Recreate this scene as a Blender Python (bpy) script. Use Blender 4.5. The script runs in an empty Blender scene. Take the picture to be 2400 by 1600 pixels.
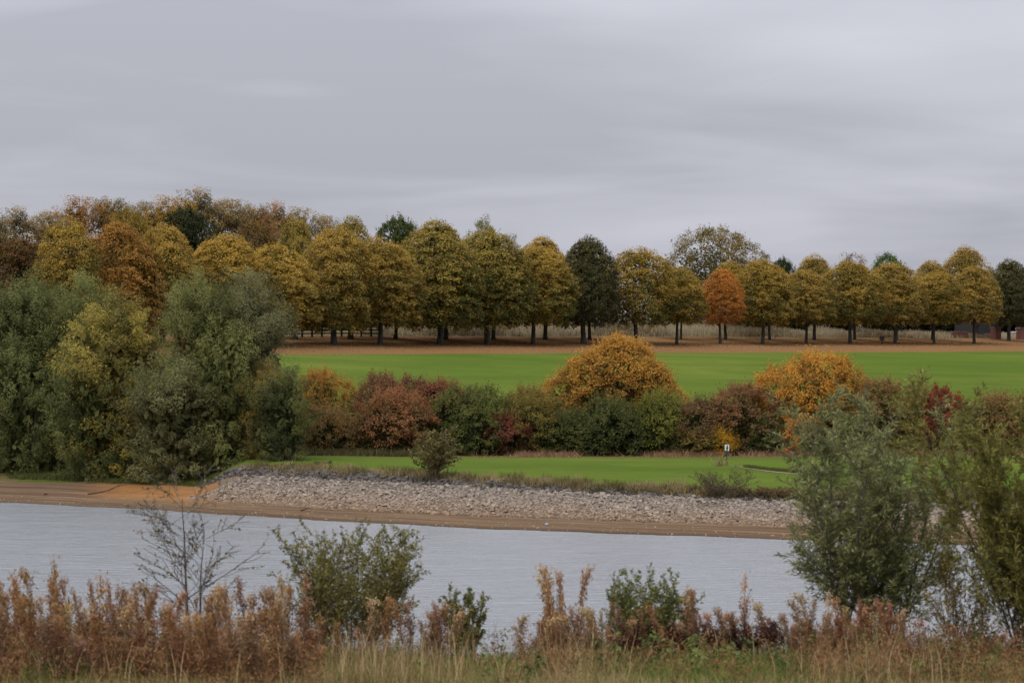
import bpy, math
import numpy as np

# ------------------------------------------------------------------ camera, sky, sun, exposure
SC = bpy.context.scene
COL = SC.collection
F = 6806.0            # focal length in photograph pixels (2400 wide)
EYE = 8.8             # eye height above the water

cam_d = bpy.data.cameras.new('camera')
cam = bpy.data.objects.new('camera', cam_d)
COL.objects.link(cam)
cam.location = (0, 0, EYE)
cam.rotation_euler = (math.radians(90), 0, 0)
cam_d.sensor_width = 36.0
cam_d.lens = F / 2400 * 36.0
cam_d.clip_start = 0.5
cam_d.clip_end = 9000
cam_d.dof.use_dof = True
cam_d.dof.focus_distance = 190
cam_d.dof.aperture_fstop = 4.0
SC.camera = cam

SUN_EL, SUN_AZ = math.radians(52), math.radians(215)     # soft sun, behind the camera to the left
world = bpy.data.worlds.new('World'); SC.world = world
world.use_nodes = True
def build_world():
    nt = world.node_tree; nt.nodes.clear()
    N = nt.nodes.new; L = nt.links.new
    out = N('ShaderNodeOutputWorld'); bg = N('ShaderNodeBackground'); bg.inputs[1].default_value = 0.1
    sky = N('ShaderNodeTexSky'); sky.sky_type = 'NISHITA'; sky.sun_disc = False
    sky.sun_elevation = SUN_EL; sky.sun_rotation = SUN_AZ; sky.dust_density = 3.0
    tc = N('ShaderNodeTexCoord'); sep = N('ShaderNodeSeparateXYZ'); L(tc.outputs['Generated'], sep.inputs[0])
    def M(op, a, b=None, clamp=False):
        m = N('ShaderNodeMath'); m.operation = op; m.use_clamp = clamp
        for i, x in enumerate((a, b)):
            if x is None: continue
            if isinstance(x, (int, float)): m.inputs[i].default_value = x
            else: L(x, m.inputs[i])
        return m.outputs[0]
    z = M('MAXIMUM', sep.outputs[2], 0.0)
    den = M('ADD', z, 0.075)
    u = M('DIVIDE', sep.outputs[0], den); v = M('DIVIDE', sep.outputs[1], den)
    def noise(us, vs, scale, detail, dist, off):
        cb = N('ShaderNodeCombineXYZ'); L(M('MULTIPLY', u, us), cb.inputs[0]); L(M('MULTIPLY', v, vs), cb.inputs[1]); cb.inputs[2].default_value = off
        n = N('ShaderNodeTexNoise'); n.inputs['Scale'].default_value = scale; n.inputs['Detail'].default_value = detail
        n.inputs['Roughness'].default_value = 0.5; n.inputs['Distortion'].default_value = dist
        L(cb.outputs[0], n.inputs['Vector']); return n.outputs['Fac']
    n1 = noise(0.42, 0.36, 1.0, 3.0, 0.5, 3.7)
    n2 = noise(1.1, 1.0, 1.0, 4.0, 0.6, 11.3)
    s = M('ADD', M('MULTIPLY', n1, 0.72), M('MULTIPLY', n2, 0.28))
    ramp = N('ShaderNodeValToRGB'); L(s, ramp.inputs[0])
    e = ramp.color_ramp.elements
    e[0].position = 0.39; e[0].color = (0.400, 0.408, 0.460, 1)
    e[1].position = 0.61; e[1].color = (0.570, 0.575, 0.640, 1)
    # overcast luminance grows towards the zenith (CIE overcast sky)
    cie = M('ADD', M('MULTIPLY', z, 1.9), 1.0)
    mul = N('ShaderNodeVectorMath'); mul.operation = 'SCALE'; L(ramp.outputs[0], mul.inputs[0]); L(M('MULTIPLY', cie, 10.0), mul.inputs['Scale'])
    mix = N('ShaderNodeMixRGB'); mix.inputs[0].default_value = 0.94
    L(sky.outputs[0], mix.inputs[1]); L(mul.outputs[0], mix.inputs[2])
    L(mix.outputs[0], bg.inputs[0]); L(bg.outputs[0], out.inputs[0])
build_world()

sun_d = bpy.data.lights.new('sun', 'SUN'); sun_d.energy = 1.5; sun_d.angle = math.radians(40); sun_d.color = (1.0, 0.93, 0.82)
sun = bpy.data.objects.new('sun', sun_d); COL.objects.link(sun)
# sun_rotation is measured clockwise from +Y; the lamp shines the opposite way
_sx, _sy = math.sin(SUN_AZ) * math.cos(SUN_EL), math.cos(SUN_AZ) * math.cos(SUN_EL)
from mathutils import Vector
sun.rotation_euler = Vector((_sx, _sy, math.sin(SUN_EL))).to_track_quat('Z', 'Y').to_euler()

vs = SC.view_settings
vs.view_transform = 'Standard'; vs.look = 'None'; vs.exposure = 0.0; vs.gamma = 1.0; vs.use_curve_mapping = False
SC.cycles.use_denoising = True
SC.cycles.max_bounces = 5; SC.cycles.diffuse_bounces = 3; SC.cycles.glossy_bounces = 2
SC.cycles.transmission_bounces = 2; SC.cycles.transparent_max_bounces = 4
SC.cycles.use_adaptive_sampling = True; SC.cycles.adaptive_threshold = 0.02

# ------------------------------------------------------------------ small helpers
def lin(c):
    c = c / 255.0
    return c / 12.92 if c <= 0.04045 else ((c + 0.055) / 1.055) ** 2.4
def S(r, g, b, k=1.0):
    return (min(lin(r) * k, .9), min(lin(g) * k, .9), min(lin(b) * k, .9))
def rngf(seed): return np.random.default_rng(seed)
def nrm(a): return a / np.maximum(np.linalg.norm(a, axis=-1, keepdims=True), 1e-9)
def sstep(a, b, x):
    t = np.clip((x - a) / (b - a), 0, 1); return t * t * (3 - 2 * t)
def K(px): return (px - 1200.0) / F
def Zof(py, Y): return EYE - (py - 800.0) / F * Y

def prop(o, label=None, cat=None, group=None, kind=None):
    if label: o['label'] = label
    if cat: o['category'] = cat
    if group: o['group'] = group
    if kind: o['kind'] = kind
    return o
def empty(name, loc, rz=0.0):
    o = bpy.data.objects.new(name, None); o.empty_display_size = 0.3
    o.location = loc; o.rotation_euler = (0, 0, rz); COL.objects.link(o); return o
def link(name, me, mat=None, parent=None, loc=(0, 0, 0), scale=(1, 1, 1), rz=0.0):
    o = bpy.data.objects.new(name, me)
    if mat is not None and len(me.materials) == 0: me.materials.append(mat)
    COL.objects.link(o); o.location = loc; o.scale = scale; o.rotation_euler = (0, 0, rz)
    if parent is not None: o.parent = parent
    return o
def mesh_np(name, V, Q, smooth=False, face_attrs=None, point_attrs=None):
    """mesh from numpy: V (n,3), Q (m,k) all faces with k corners"""
    me = bpy.data.meshes.new(name)
    V = np.ascontiguousarray(V, dtype=np.float32); Q = np.ascontiguousarray(Q, dtype=np.int32)
    k = Q.shape[1]; m = len(Q)
    me.vertices.add(len(V)); me.vertices.foreach_set('co', V.ravel())
    me.loops.add(m * k); me.loops.foreach_set('vertex_index', Q.ravel())
    me.polygons.add(m); me.polygons.foreach_set('loop_start', np.arange(0, m * k, k, dtype=np.int32))
    me.polygons.foreach_set('use_smooth', np.full(m, smooth, dtype=bool))
    me.update(calc_edges=True)
    for dom, d in (('FACE', face_attrs), ('POINT', point_attrs)):
        for nme, arr in (d or {}).items():
            arr = np.asarray(arr, dtype=np.float32)
            if arr.ndim == 1:
                a = me.attributes.new(nme, 'FLOAT', dom); a.data.foreach_set('value', arr)
            else:
                a = me.attributes.new(nme, 'FLOAT_VECTOR', dom); a.data.foreach_set('vector', arr.ravel())
    return me

# ------------------------------------------------------------------ materials
def new_mat(name):
    m = bpy.data.materials.new(name); m.use_nodes = True
    nt = m.node_tree; nt.nodes.clear()
    return m, nt, nt.nodes.new, nt.links.new
def math_node(nt, op, a, b=None, clamp=False):
    m = nt.nodes.new('ShaderNodeMath'); m.operation = op; m.use_clamp = clamp
    for i, x in enumerate((a, b)):
        if x is None: continue
        if isinstance(x, (int, float)): m.inputs[i].default_value = x
        else: nt.links.new(x, m.inputs[i])
    return m.outputs[0]
def mixc(nt, fac, a, b, mode='MIX'):
    m = nt.nodes.new('ShaderNodeMixRGB'); m.blend_type = mode
    for i, x in enumerate((fac, a, b)):
        if isinstance(x, (int, float)): m.inputs[i].default_value = x
        elif isinstance(x, tuple): m.inputs[i].default_value = (*x[:3], 1)
        else: nt.links.new(x, m.inputs[i])
    return m.outputs[0]
def noise_node(nt, vec, scale, detail=3.0, rough=0.5, dist=0.0):
    n = nt.nodes.new('ShaderNodeTexNoise'); n.inputs['Scale'].default_value = scale
    n.inputs['Detail'].default_value = detail; n.inputs['Roughness'].default_value = rough; n.inputs['Distortion'].default_value = dist
    if vec is not None: nt.links.new(vec, n.inputs['Vector'])
    return n.outputs['Fac']
def mapping(nt, vec, scale=(1, 1, 1), rot=(0, 0, 0)):
    m = nt.nodes.new('ShaderNodeMapping'); m.inputs['Scale'].default_value = scale; m.inputs['Rotation'].default_value = rot
    nt.links.new(vec, m.inputs['Vector']); return m.outputs[0]
def attr(nt, name, typ='GEOMETRY'):
    a = nt.nodes.new('ShaderNodeAttribute'); a.attribute_name = name; a.attribute_type = typ; return a
def ramp_node(nt, fac, stops):
    r = nt.nodes.new('ShaderNodeValToRGB'); nt.links.new(fac, r.inputs[0])
    e = r.color_ramp.elements
    while len(e) < len(stops): e.new(0.5)
    for i, (p, c) in enumerate(stops):
        e[i].position = p; e[i].color = (*c[:3], 1)
    return r.outputs[0]

def leaf_material(name, transl=0.35, rough=0.7, spec=0.08, lo=0.2, hi=0.75):
    """leaf colour runs from the object's colour to its second colour 'c2' by the per-leaf value v"""
    m, nt, N, L = new_mat(name)
    oi = N('ShaderNodeObjectInfo'); c2 = attr(nt, 'c2', 'OBJECT'); v = attr(nt, 'v'); b = attr(nt, 'b')
    mr = N('ShaderNodeMapRange'); mr.interpolation_type = 'SMOOTHSTEP'
    L(v.outputs['Fac'], mr.inputs[0]); mr.inputs[1].default_value = lo; mr.inputs[2].default_value = hi
    c = mixc(nt, mr.outputs[0], oi.outputs['Color'], c2.outputs['Color'])
    br = math_node(nt, 'ADD', math_node(nt, 'MULTIPLY', b.outputs['Fac'], 0.45), 1.1)
    sc = N('ShaderNodeVectorMath'); sc.operation = 'SCALE'; L(c, sc.inputs[0]); L(br, sc.inputs['Scale'])
    hs = N('ShaderNodeHueSaturation'); L(sc.outputs[0], hs.inputs['Color'])
    L(math_node(nt, 'ADD', math_node(nt, 'MULTIPLY', v.outputs['Fac'], 0.02), 0.49), hs.inputs['Hue'])
    p = N('ShaderNodeBsdfPrincipled'); L(hs.outputs[0], p.inputs['Base Color'])
    p.inputs['Roughness'].default_value = rough; p.inputs['Specular IOR Level'].default_value = spec
    t = N('ShaderNodeBsdfTranslucent'); L(hs.outputs[0], t.inputs[0])
    mx = N('ShaderNodeMixShader'); mx.inputs[0].default_value = transl
    L(p.outputs[0], mx.inputs[1]); L(t.outputs[0], mx.inputs[2])
    o = N('ShaderNodeOutputMaterial'); L(mx.outputs[0], o.inputs[0])
    return m
def bark_material(name, c1, c2, scale=6.0):
    m, nt, N, L = new_mat(name)
    tc = N('ShaderNodeTexCoord'); f = noise_node(nt, mapping(nt, tc.outputs['Object'], (1, 1, 0.25)), scale, 5, 0.65)
    p = N('ShaderNodeBsdfPrincipled'); L(ramp_node(nt, f, [(0.35, c1), (0.65, c2)]), p.inputs['Base Color'])
    p.inputs['Roughness'].default_value = 0.9; p.inputs['Specular IOR Level'].default_value = 0.2
    bp = N('ShaderNodeBump'); bp.inputs['Strength'].default_value = 0.5; bp.inputs['Distance'].default_value = 0.03; L(f, bp.inputs['Height']); L(bp.outputs[0], p.inputs['Normal'])
    o = N('ShaderNodeOutputMaterial'); L(p.outputs[0], o.inputs[0]); return m
def plain_material(name, c, rough=0.7, vary=0.25, scale=8.0):
    m, nt, N, L = new_mat(name)
    tc = N('ShaderNodeTexCoord'); f = noise_node(nt, tc.outputs['Object'], scale, 4)
    a = tuple(x * (1 - vary) for x in c); b = tuple(min(1, x * (1 + vary)) for x in c)
    p = N('ShaderNodeBsdfPrincipled'); L(ramp_node(nt, f, [(0.3, a), (0.7, b)]), p.inputs['Base Color']); p.inputs['Roughness'].default_value = rough
    o = N('ShaderNodeOutputMaterial'); L(p.outputs[0], o.inputs[0]); return m

M_LEAF = leaf_material('leaf')
M_LEAF_WILLOW = leaf_material('willow_leaf', transl=0.35, rough=0.7, spec=0.06)
M_DRY = leaf_material('dry_plant', transl=0.35, rough=0.85, spec=0.05)
M_BARK = bark_material('bark_dark', (0.030, 0.026, 0.023), (0.085, 0.078, 0.068))
M_BARK_GREY = bark_material('bark_grey', (0.07, 0.062, 0.055), (0.17, 0.155, 0.14), 12)
M_BARK_BIRCH = bark_material('bark_birch', (0.12, 0.10, 0.085), (0.34, 0.31, 0.28), 3)
M_TWIG = bark_material('bark_twig', (0.055, 0.038, 0.03), (0.12, 0.085, 0.065), 10)

# ------------------------------------------------------------------ the lie of the land
SHX = np.array([-3000, -300, -120, -60, -28, -17.7, -12.9, -8.3, -3, 2, 7.7, 12.3, 22, 60, 150, 400, 3000], float)
SHY = np.array([330, 260, 215, 182, 158.9, 151, 146, 142, 137.7, 134.6, 131.6, 128.8, 124.8, 112, 96, 90, 90], float)
COSA = 0.83
def yshore(X):
    r = 0
    for d in (-2.4, -1.2, 0, 1.2, 2.4): r = r + np.interp(np.asarray(X, float) + d, SHX, SHY)
    return r / 5 + 0.22 * np.sin(np.asarray(X) * 0.9) + 0.15 * np.sin(np.asarray(X) * 2.3 + 1)
def sdist(X, Y): return (Y - yshore(X)) * COSA
PR_S = [-60, -20, -5, 0, 3, 5, 5.3, 9, 10, 11, 14, 60]
PR_H = [-6, -2.5, -.6, 0, .17, .31, .38, 1.46, 1.76, 1.98, 2.06, 2.1]
PQ_S = [-60, -20, -5, 0, 3, 5, 5.3, 8.8, 9.8, 11, 16, 36, 60]
PQ_H = [-6, -2.5, -.6, 0, .16, .29, .35, 1.08, 1.26, 1.46, 1.74, 2.06, 2.1]
PL_S = [-60, -20, -5, 0, 8, 11, 14, 25, 60]
PL_H = [-6, -2.5, -.6, 0, .6, .76, 1.15, 2.02, 2.1]
NB_Y = [-400, -60, 0, 20, 32, 36, 38, 40, 42, 44, 46, 50, 60, 66, 90, 200]
NB_Z = [6.5, 7.4, 7.2, 5.95, 4.86, 4.56, 4.46, 4.34, 4.2, 4.02, 3.6, 2.2, 0, -.9, -2.5, -6]
def yrow(X): return 290 + 1.215 * (np.clip(X, -90, 110) + 18)
def rockw(X): return sstep(-17.8, -14.8, X)
ZROW = 8.48
def fold(X, Y):
    return 0.5 * np.sin(X * .31 + 1.3 * np.sin(Y * .11)) + 0.5 * np.sin(Y * .27 + X * .12 + 2.0)
def ground_z(X, Y):
    X = np.asarray(X, float); Y = np.asarray(Y, float)
    s = sdist(X, Y); w = rockw(X)
    far = np.interp(s, PL_S, PL_H) * (1 - w) + (np.interp(s, PR_S, PR_H) * (1 - sstep(-10, 13, X)) + np.interp(s, PQ_S, PQ_H) * sstep(-10, 13, X)) * w
    yr = yrow(X); t = np.clip((Y - 176) / (yr - 176), 0, 1)
    rise = (ZROW - 2.1) * (0.93 * t + 0.07 * sstep(0, 1, t))
    top = np.clip(Y - yr, 0, 14) * 0.045 + np.clip(Y - yr - 14, 0, 28) * np.interp(X, [30, 60], [0.072, 0.040])
    far = far + rise + top - np.clip(Y - yr - 90, 0, 4000) * 0.004
    near = np.interp(Y, NB_Y, NB_Z)
    z = np.where(Y < 100, near, far) if np.ndim(Y) else (near if Y < 100 else far)
    mid = (Y > 80) & (Y < 120)
    z = np.where(mid, np.minimum(np.maximum(near, far), -1.0), z)
    rough = np.where(Y < 100, 0.05, np.where(s > 12, 0.05, 0.015))
    return z + rough * fold(X, Y)
def gz(X, Y): return float(ground_z(np.array([X]), np.array([Y]))[0])

def build_ground():
    xs = np.concatenate([[-3000, -1500, -700, -400, -250, -170, -130, -105], np.arange(-90, 32, 0.75), np.arange(32, 120, 2.0), [125, 140, 170, 230, 330, 500, 900, 1600, 3000]])
    ys = np.concatenate([[-400, -150, -60, -20, 0, 12, 20, 26], np.arange(30, 66, .75), [68, 72, 78, 84, 90, 98, 106, 112], np.arange(117, 184, .5), np.arange(184, 430, 2.0), [436, 446, 460, 480, 520, 600, 800, 1200, 2000, 4000, 6500]])
    X, Y = np.meshgrid(xs, ys); Z = ground_z(X, Y)
    nx, ny = len(xs), len(ys)
    V = np.stack([X.ravel(), Y.ravel(), Z.ravel()], 1)
    i = np.arange(nx - 1)[None, :] + np.arange(ny - 1)[:, None] * nx
    Q = np.stack([i, i + 1, i + 1 + nx, i + nx], -1).reshape(-1, 4)
    s = sdist(X, Y); w = rockw(X); yr = yrow(X)
    lit = sstep(ZROW - 1.25, ZROW - .55, Z) * (Y > 200)
    lit *= 1 - sstep(15, 24, Y - yr)
    dryhill = sstep(13, 21, Y - yr) * (Y > 200)
    shore_top = 4.9 * w + (9.5 + 1.2 * np.sin(X * .5)) * (1 - w)
    shore_top = shore_top + 4.5 * np.exp(-((X + 16.2) / 1.8) ** 2)
    mud = (1 - sstep(-.4, .5, s - shore_top)) * (Y > 100)
    rock = (w > .5) * sstep(4.5, 5.2, s) * (1 - sstep(10.2, 11.0, s)) * (Y > 100) * (Y < 200)
    near = (Y < 100) * 1.0
    px = X / np.maximum(Y, 1) * F + 1200
    orange = sstep(170, 300, px) * (1 - sstep(470, 560, px)) * sstep(2.6, 4.5, s) * (Y > 100)
    verge = np.maximum(w * sstep(9.8, 10.6, s) * (1 - sstep(10.9, 12.6, s)), sstep(168.5, 171.5, Y) * (1 - sstep(176, 182, Y))) * (Y > 100)
    at = {'litter': lit.ravel(), 'dryhill': dryhill.ravel(), 'mud': mud.ravel(), 'rock': rock.ravel(), 'near': near.ravel(), 'orange': orange.ravel(), 'verge': verge.ravel()}
    at = {k: np.clip(a, 0, 1) for k, a in at.items()}
    along = (X - COSA * .67 * (Y - 140))
    at['shore'] = np.stack([along.ravel(), s.ravel(), np.zeros(X.size)], 1)
    # one material over all pieces of the sheet
    m, nt, N, L = new_mat('ground_cover')
    geo = N('ShaderNodeNewGeometry'); pos = geo.outputs['Position']
    A = {k: attr(nt, k).outputs['Fac'] for k in ('litter', 'dryhill', 'mud', 'rock', 'near', 'orange', 'verge')}
    sh = attr(nt, 'shore').outputs['Vector']
    big = noise_node(nt, mapping(nt, pos, (.035, .02, .02)), 1.0, 3, .5, .4)
    streak = noise_node(nt, mapping(nt, pos, (.05, .10, .10), (0, 0, .45)), 1.0, 6, .7, .8)
    fine = noise_node(nt, mapping(nt, pos, (1.4, 1.0, 1.0)), 1.0, 5, .7)
    vfine = noise_node(nt, pos, 6.0, 5, .75)
    g = ramp_node(nt, big, [(.38, (.086, .136, .022)), (.62, (.142, .180, .034))])
    g = mixc(nt, math_node(nt, 'MULTIPLY', math_node(nt, 'SUBTRACT', streak, .32), 2.6, True), g, (.052, .092, .016))
    g = mixc(nt, math_node(nt, 'MULTIPLY', fine, .45), g, (.142, .182, .034))
    def mask(a, n, soft=.18, gain=1.0):
        x = math_node(nt, 'ADD', math_node(nt, 'MULTIPLY', a, 1 + soft * 2), -soft)
        d = math_node(nt, 'SUBTRACT', x, n)
        return math_node(nt, 'ADD', math_node(nt, 'MULTIPLY', d, 1 / soft * .5), .5, True)
    lcol = ramp_node(nt, vfine, [(.28, (.085, .048, .024)), (.46, (.20, .108, .048)), (.60, (.30, .165, .072)), (.76, (.42, .26, .12))])
    lcol = mixc(nt, math_node(nt, 'MULTIPLY', big, .5), lcol, (.15, .09, .045))
    mottle = math_node(nt, 'ADD', math_node(nt, 'MULTIPLY', vfine, .65), math_node(nt, 'MULTIPLY', fine, .35))
    c = mixc(nt, mask(A['litter'], math_node(nt, 'ADD', math_node(nt, 'MULTIPLY', mottle, .6), math_node(nt, 'MULTIPLY', streak, .4)), .26), g, lcol)
    dcol = ramp_node(nt, fine, [(.3, (.12, .085, .045)), (.7, (.24, .19, .11))])
    c = mixc(nt, mask(A['dryhill'], fine), c, dcol)
    vcol = ramp_node(nt, vfine, [(.3, (.075, .075, .025)), (.7, (.19, .145, .065))])
    c = mixc(nt, mask(A['verge'], fine), c, vcol)
    band = noise_node(nt, mapping(nt, sh, (.035, 1.15, 1)), 1.0, 5, .6, .6)
    band2 = noise_node(nt, mapping(nt, sh, (.10, 3.2, 1)), 1.0, 4, .6, .3)
    mcol = ramp_node(nt, band, [(.30, (.088, .058, .036)), (.45, (.155, .102, .062)), (.56, (.225, .160, .100)), (.7, (.145, .115, .076))])
    mcol = mixc(nt, math_node(nt, 'MULTIPLY', math_node(nt, 'SUBTRACT', band2, .3), 1.9, True), mcol, (.098, .060, .038))
    mcol = mixc(nt, math_node(nt, 'MULTIPLY', A['orange'], math_node(nt, 'MULTIPLY', fine, 1.3), True), mcol, (.33, .15, .045))
    peb = N('ShaderNodeTexVoronoi'); peb.inputs['Scale'].default_value = 3.2; L(pos, peb.inputs['Vector'])
    pebm = math_node(nt, 'MULTIPLY', math_node(nt, 'LESS_THAN', peb.outputs['Distance'], .16), math_node(nt, 'GREATER_THAN', fine, .56))
    mcol = mixc(nt, math_node(nt, 'MULTIPLY', pebm, .55), mcol, (.42, .36, .29))
    sy = N('ShaderNodeSeparateXYZ'); L(sh, sy.inputs[0])
    wet = N('ShaderNodeMapRange'); L(math_node(nt, 'ADD', sy.outputs[1], math_node(nt, 'MULTIPLY', band2, 1.4)), wet.inputs[0]); wet.inputs[1].default_value = 1.9; wet.inputs[2].default_value = .75
    mcol = mixc(nt, math_node(nt, 'MULTIPLY', wet.outputs[0], .7), mcol, (.062, .045, .032))
    strand = math_node(nt, 'MULTIPLY', math_node(nt, 'GREATER_THAN', noise_node(nt, mapping(nt, sh, (.05, 2.6, 1)), 1.0, 6, .7, .5), .615), .55)
    mcol = mixc(nt, strand, mcol, (.36, .29, .21))
    c = mixc(nt, mask(A['mud'], fine, .25), c, mcol)
    rcol = ramp_node(nt, vfine, [(.3, (.10, .075, .05)), (.7, (.24, .19, .14))])
    c = mixc(nt, mask(A['rock'], fine, .25), c, rcol)
    ncol = ramp_node(nt, fine, [(.3, (.055, .045, .02)), (.55, (.13, .105, .045)), (.75, (.075, .085, .025))])
    c = mixc(nt, A['near'], c, ncol)
    p = N('ShaderNodeBsdfPrincipled'); L(c, p.inputs['Base Color']); p.inputs['Roughness'].default_value = 1.0; p.inputs['Specular IOR Level'].default_value = .0
    bp = N('ShaderNodeBump'); bp.inputs['Strength'].default_value = .6; bp.inputs['Distance'].default_value = .12; L(mottle, bp.inputs['Height']); L(bp.outputs[0], p.inputs['Normal'])
    o = N('ShaderNodeOutputMaterial'); L(p.outputs[0], o.inputs[0])
    # pieces of the sheet that share their border vertices
    fc = V[Q].mean(1); fx, fy = fc[:, 0], fc[:, 1]; fs = sdist(fx, fy); fw = rockw(fx); fyr = yrow(fx)
    zone = np.full(len(Q), 5)
    zone[(fy < 62)] = 0
    zone[(fy >= 62) & (fs < 0)] = 1
    shore_top_f = 4.9 * fw + 9.8 * (1 - fw)
    far = (fy > 100) & (fs >= 0)
    zone[far & (fs < shore_top_f)] = 2
    rk = far & (fs >= shore_top_f) & (fs < 10.6) & (fw > .5)
    zone[rk] = 3
    zone[far & (zone == 5) & (fy < 174)] = 4
    zone[far & (zone == 5) & (fc[:, 2] > ZROW - .7)] = 6
    names = ['near_bank', 'lake_bed', 'mud_shore', 'stone_embankment', 'meadow', 'grass_field', 'hilltop_ground']
    objs = {}
    # vertex normals of the whole sheet, so that the joins do not show
    full = mesh_np('sheet', V, Q, True); NR = np.empty(len(V) * 3, np.float32); full.vertex_normals.foreach_get('vector', NR); NR = NR.reshape(-1, 3); bpy.data.meshes.remove(full)
    for zi, nme in enumerate(names):
        q = Q[zone == zi]
        used, inv = np.unique(q.ravel(), return_inverse=True)
        me = mesh_np(nme, V[used], inv.reshape(-1, 4), True, point_attrs={k: a[used] for k, a in at.items()})
        me.normals_split_custom_set_from_vertices([tuple(n) for n in NR[used].tolist()])
        objs[nme] = prop(link(nme, me, m), kind='structure')
    return objs
GROUND = build_ground()

def build_water():
    m, nt, N, L = new_mat('lake_water')
    geo = N('ShaderNodeNewGeometry'); pos = geo.outputs['Position']
    a = noise_node(nt, mapping(nt, pos, (.55, 2.2, 1), (0, 0, .08)), 1.0, 4, .6, .5)
    b = noise_node(nt, mapping(nt, pos, (.10, .22, 1), (0, 0, -.1)), 1.0, 3, .5, .3)
    h = math_node(nt, 'ADD', a, math_node(nt, 'MULTIPLY', b, 1.2))
    p = N('ShaderNodeBsdfPrincipled'); p.inputs['Base Color'].default_value = (.235, .252, .266, 1)
    p.inputs['Roughness'].default_value = .24; p.inputs['IOR'].default_value = 1.6
    bp = N('ShaderNodeBump'); bp.inputs['Strength'].default_value = 1.0; bp.inputs['Distance'].default_value = .6; L(h, bp.inputs['Height']); L(bp.outputs[0], p.inputs['Normal'])
    o = N('ShaderNodeOutputMaterial'); L(p.outputs[0], o.inputs[0])
    xs = np.array([-3000, -60, -20, 20, 60, 3000.]); ys = np.array([50, 90, 130, 170, 340.])
    X, Y = np.meshgrid(xs, ys); nx, ny = len(xs), len(ys)
    i = np.arange(nx - 1)[None, :] + np.arange(ny - 1)[:, None] * nx
    Q = np.stack([i, i + 1, i + 1 + nx, i + nx], -1).reshape(-1, 4)
    me = mesh_np('lake_water', np.stack([X.ravel(), Y.ravel(), np.zeros(X.size)], 1), Q)
    prop(link('lake_water', me, m), kind='structure')
build_water()

# ------------------------------------------------------------------ foliage makers (numpy)
class Leaves:
    def __init__(s): s.P, s.N, s.T, s.L, s.W, s.v, s.b = [], [], [], [], [], [], []
    def add(s, P, Nn, T, L, W, v, b):
        n = len(P)
        f = lambda x: np.broadcast_to(np.asarray(x, float), (n,)).copy()
        s.P.append(P); s.N.append(Nn); s.T.append(T); s.L.append(f(L)); s.W.append(f(W)); s.v.append(f(v)); s.b.append(f(b))
    def mesh(s, name):
        P = np.concatenate(s.P); Nn = nrm(np.concatenate(s.N)); T = np.concatenate(s.T)
        L = np.concatenate(s.L)[:, None]; W = np.concatenate(s.W)[:, None]
        B = nrm(np.cross(Nn, T)); T = np.cross(B, Nn)
        V = np.stack([P - T * L * .5, P + B * W * .5 + T * L * .05 + Nn * W * .12, P + T * L * .5, P - B * W * .5 + T * L * .05 + Nn * W * .12], 1).reshape(-1, 3)
        Q = np.arange(len(P) * 4).reshape(-1, 4)
        return mesh_np(name, V, Q, False, {'v': np.concatenate(s.v), 'b': np.concatenate(s.b)})

def field_noise(rng, P, size):
    r = np.zeros(len(P))
    for _ in range(5):
        k = nrm(rng.normal(size=3)) * 2 * math.pi / size * rng.uniform(.6, 1.5)
        r += np.sin(P @ k + rng.uniform(0, 6.28))
    return np.clip(.5 + r / 5.5, 0, 1)

def clumps(rng, lv, C, D, n, rad, flat, L, W, up=.8, out=.6, rnd=.45, droop=.3, vc=None, vrnd=.3):
    """n leaves around each clump centre C, facing out along D and up"""
    m = len(C)
    ang = rng.uniform(0, 6.283, (m, n)); rr = np.sqrt(rng.uniform(0, 1, (m, n)))
    rad = np.broadcast_to(np.asarray(rad, float), (m,))[:, None]
    ox = np.cos(ang) * rr * rad; oy = np.sin(ang) * rr * rad
    Dh = nrm(D * np.array([1, 1, 0]) + 1e-6)
    outw = ox * Dh[:, :1] + oy * Dh[:, 1:2]
    oz = rng.normal(size=(m, n)) * rad * flat + rad * .25 * (1 - rr ** 2) - droop * outw
    P = C[:, None, :] + np.stack([ox, oy, oz], -1)
    Nn = up * np.array([0, 0, 1.]) + out * D[:, None, :] + rnd * rng.normal(size=(m, n, 3)) + .25 * np.stack([ox, oy, np.zeros_like(ox)], -1) / rad[:, :, None]
    T = rng.normal(size=(m, n, 3)) + .8 * D[:, None, :] - np.array([0, 0, .3])
    vc = rng.uniform(0, 1, m) if vc is None else vc
    v = np.clip(vc[:, None] + vrnd * rng.normal(size=(m, n)) * .6, 0, 1)
    bc = rng.uniform(0, 1, m)[:, None] * .5
    b = bc + rng.uniform(0, 1, (m, n)) * .5
    lf = rng.uniform(.75, 1.25, (m, n))
    lv.add(P.reshape(-1, 3), Nn.reshape(-1, 3), T.reshape(-1, 3), (L * lf).ravel(), (W * lf).ravel(), v.ravel(), b.ravel())

def tubes_mesh(name, branches, sides=5):
    Vs, Qs, off = [], [], 0
    for pts, rad in branches:
        pts = np.asarray(pts, float); rad = np.asarray(rad, float); n = len(pts)
        d = nrm(np.gradient(pts, axis=0)); ref = np.array([0., 1., 0.]) if abs(d[:, 2]).mean() > .5 else np.array([0., 0., 1.])
        a = nrm(np.cross(d, ref)); b = np.cross(d, a)
        th = np.arange(sides) * 2 * math.pi / sides
        ring = pts[:, None, :] + rad[:, None, None] * (np.cos(th)[None, :, None] * a[:, None, :] + np.sin(th)[None, :, None] * b[:, None, :])
        Vs.append(ring.reshape(-1, 3))
        i = np.arange(n - 1)[:, None] * sides + np.arange(sides)[None, :]
        j = np.arange(n - 1)[:, None] * sides + (np.arange(sides)[None, :] + 1) % sides
        Qs.append(np.stack([i, j, j + sides, i + sides], -1).reshape(-1, 4) + off); off += n * sides
    return mesh_np(name, np.concatenate(Vs), np.concatenate(Qs), True)

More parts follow.
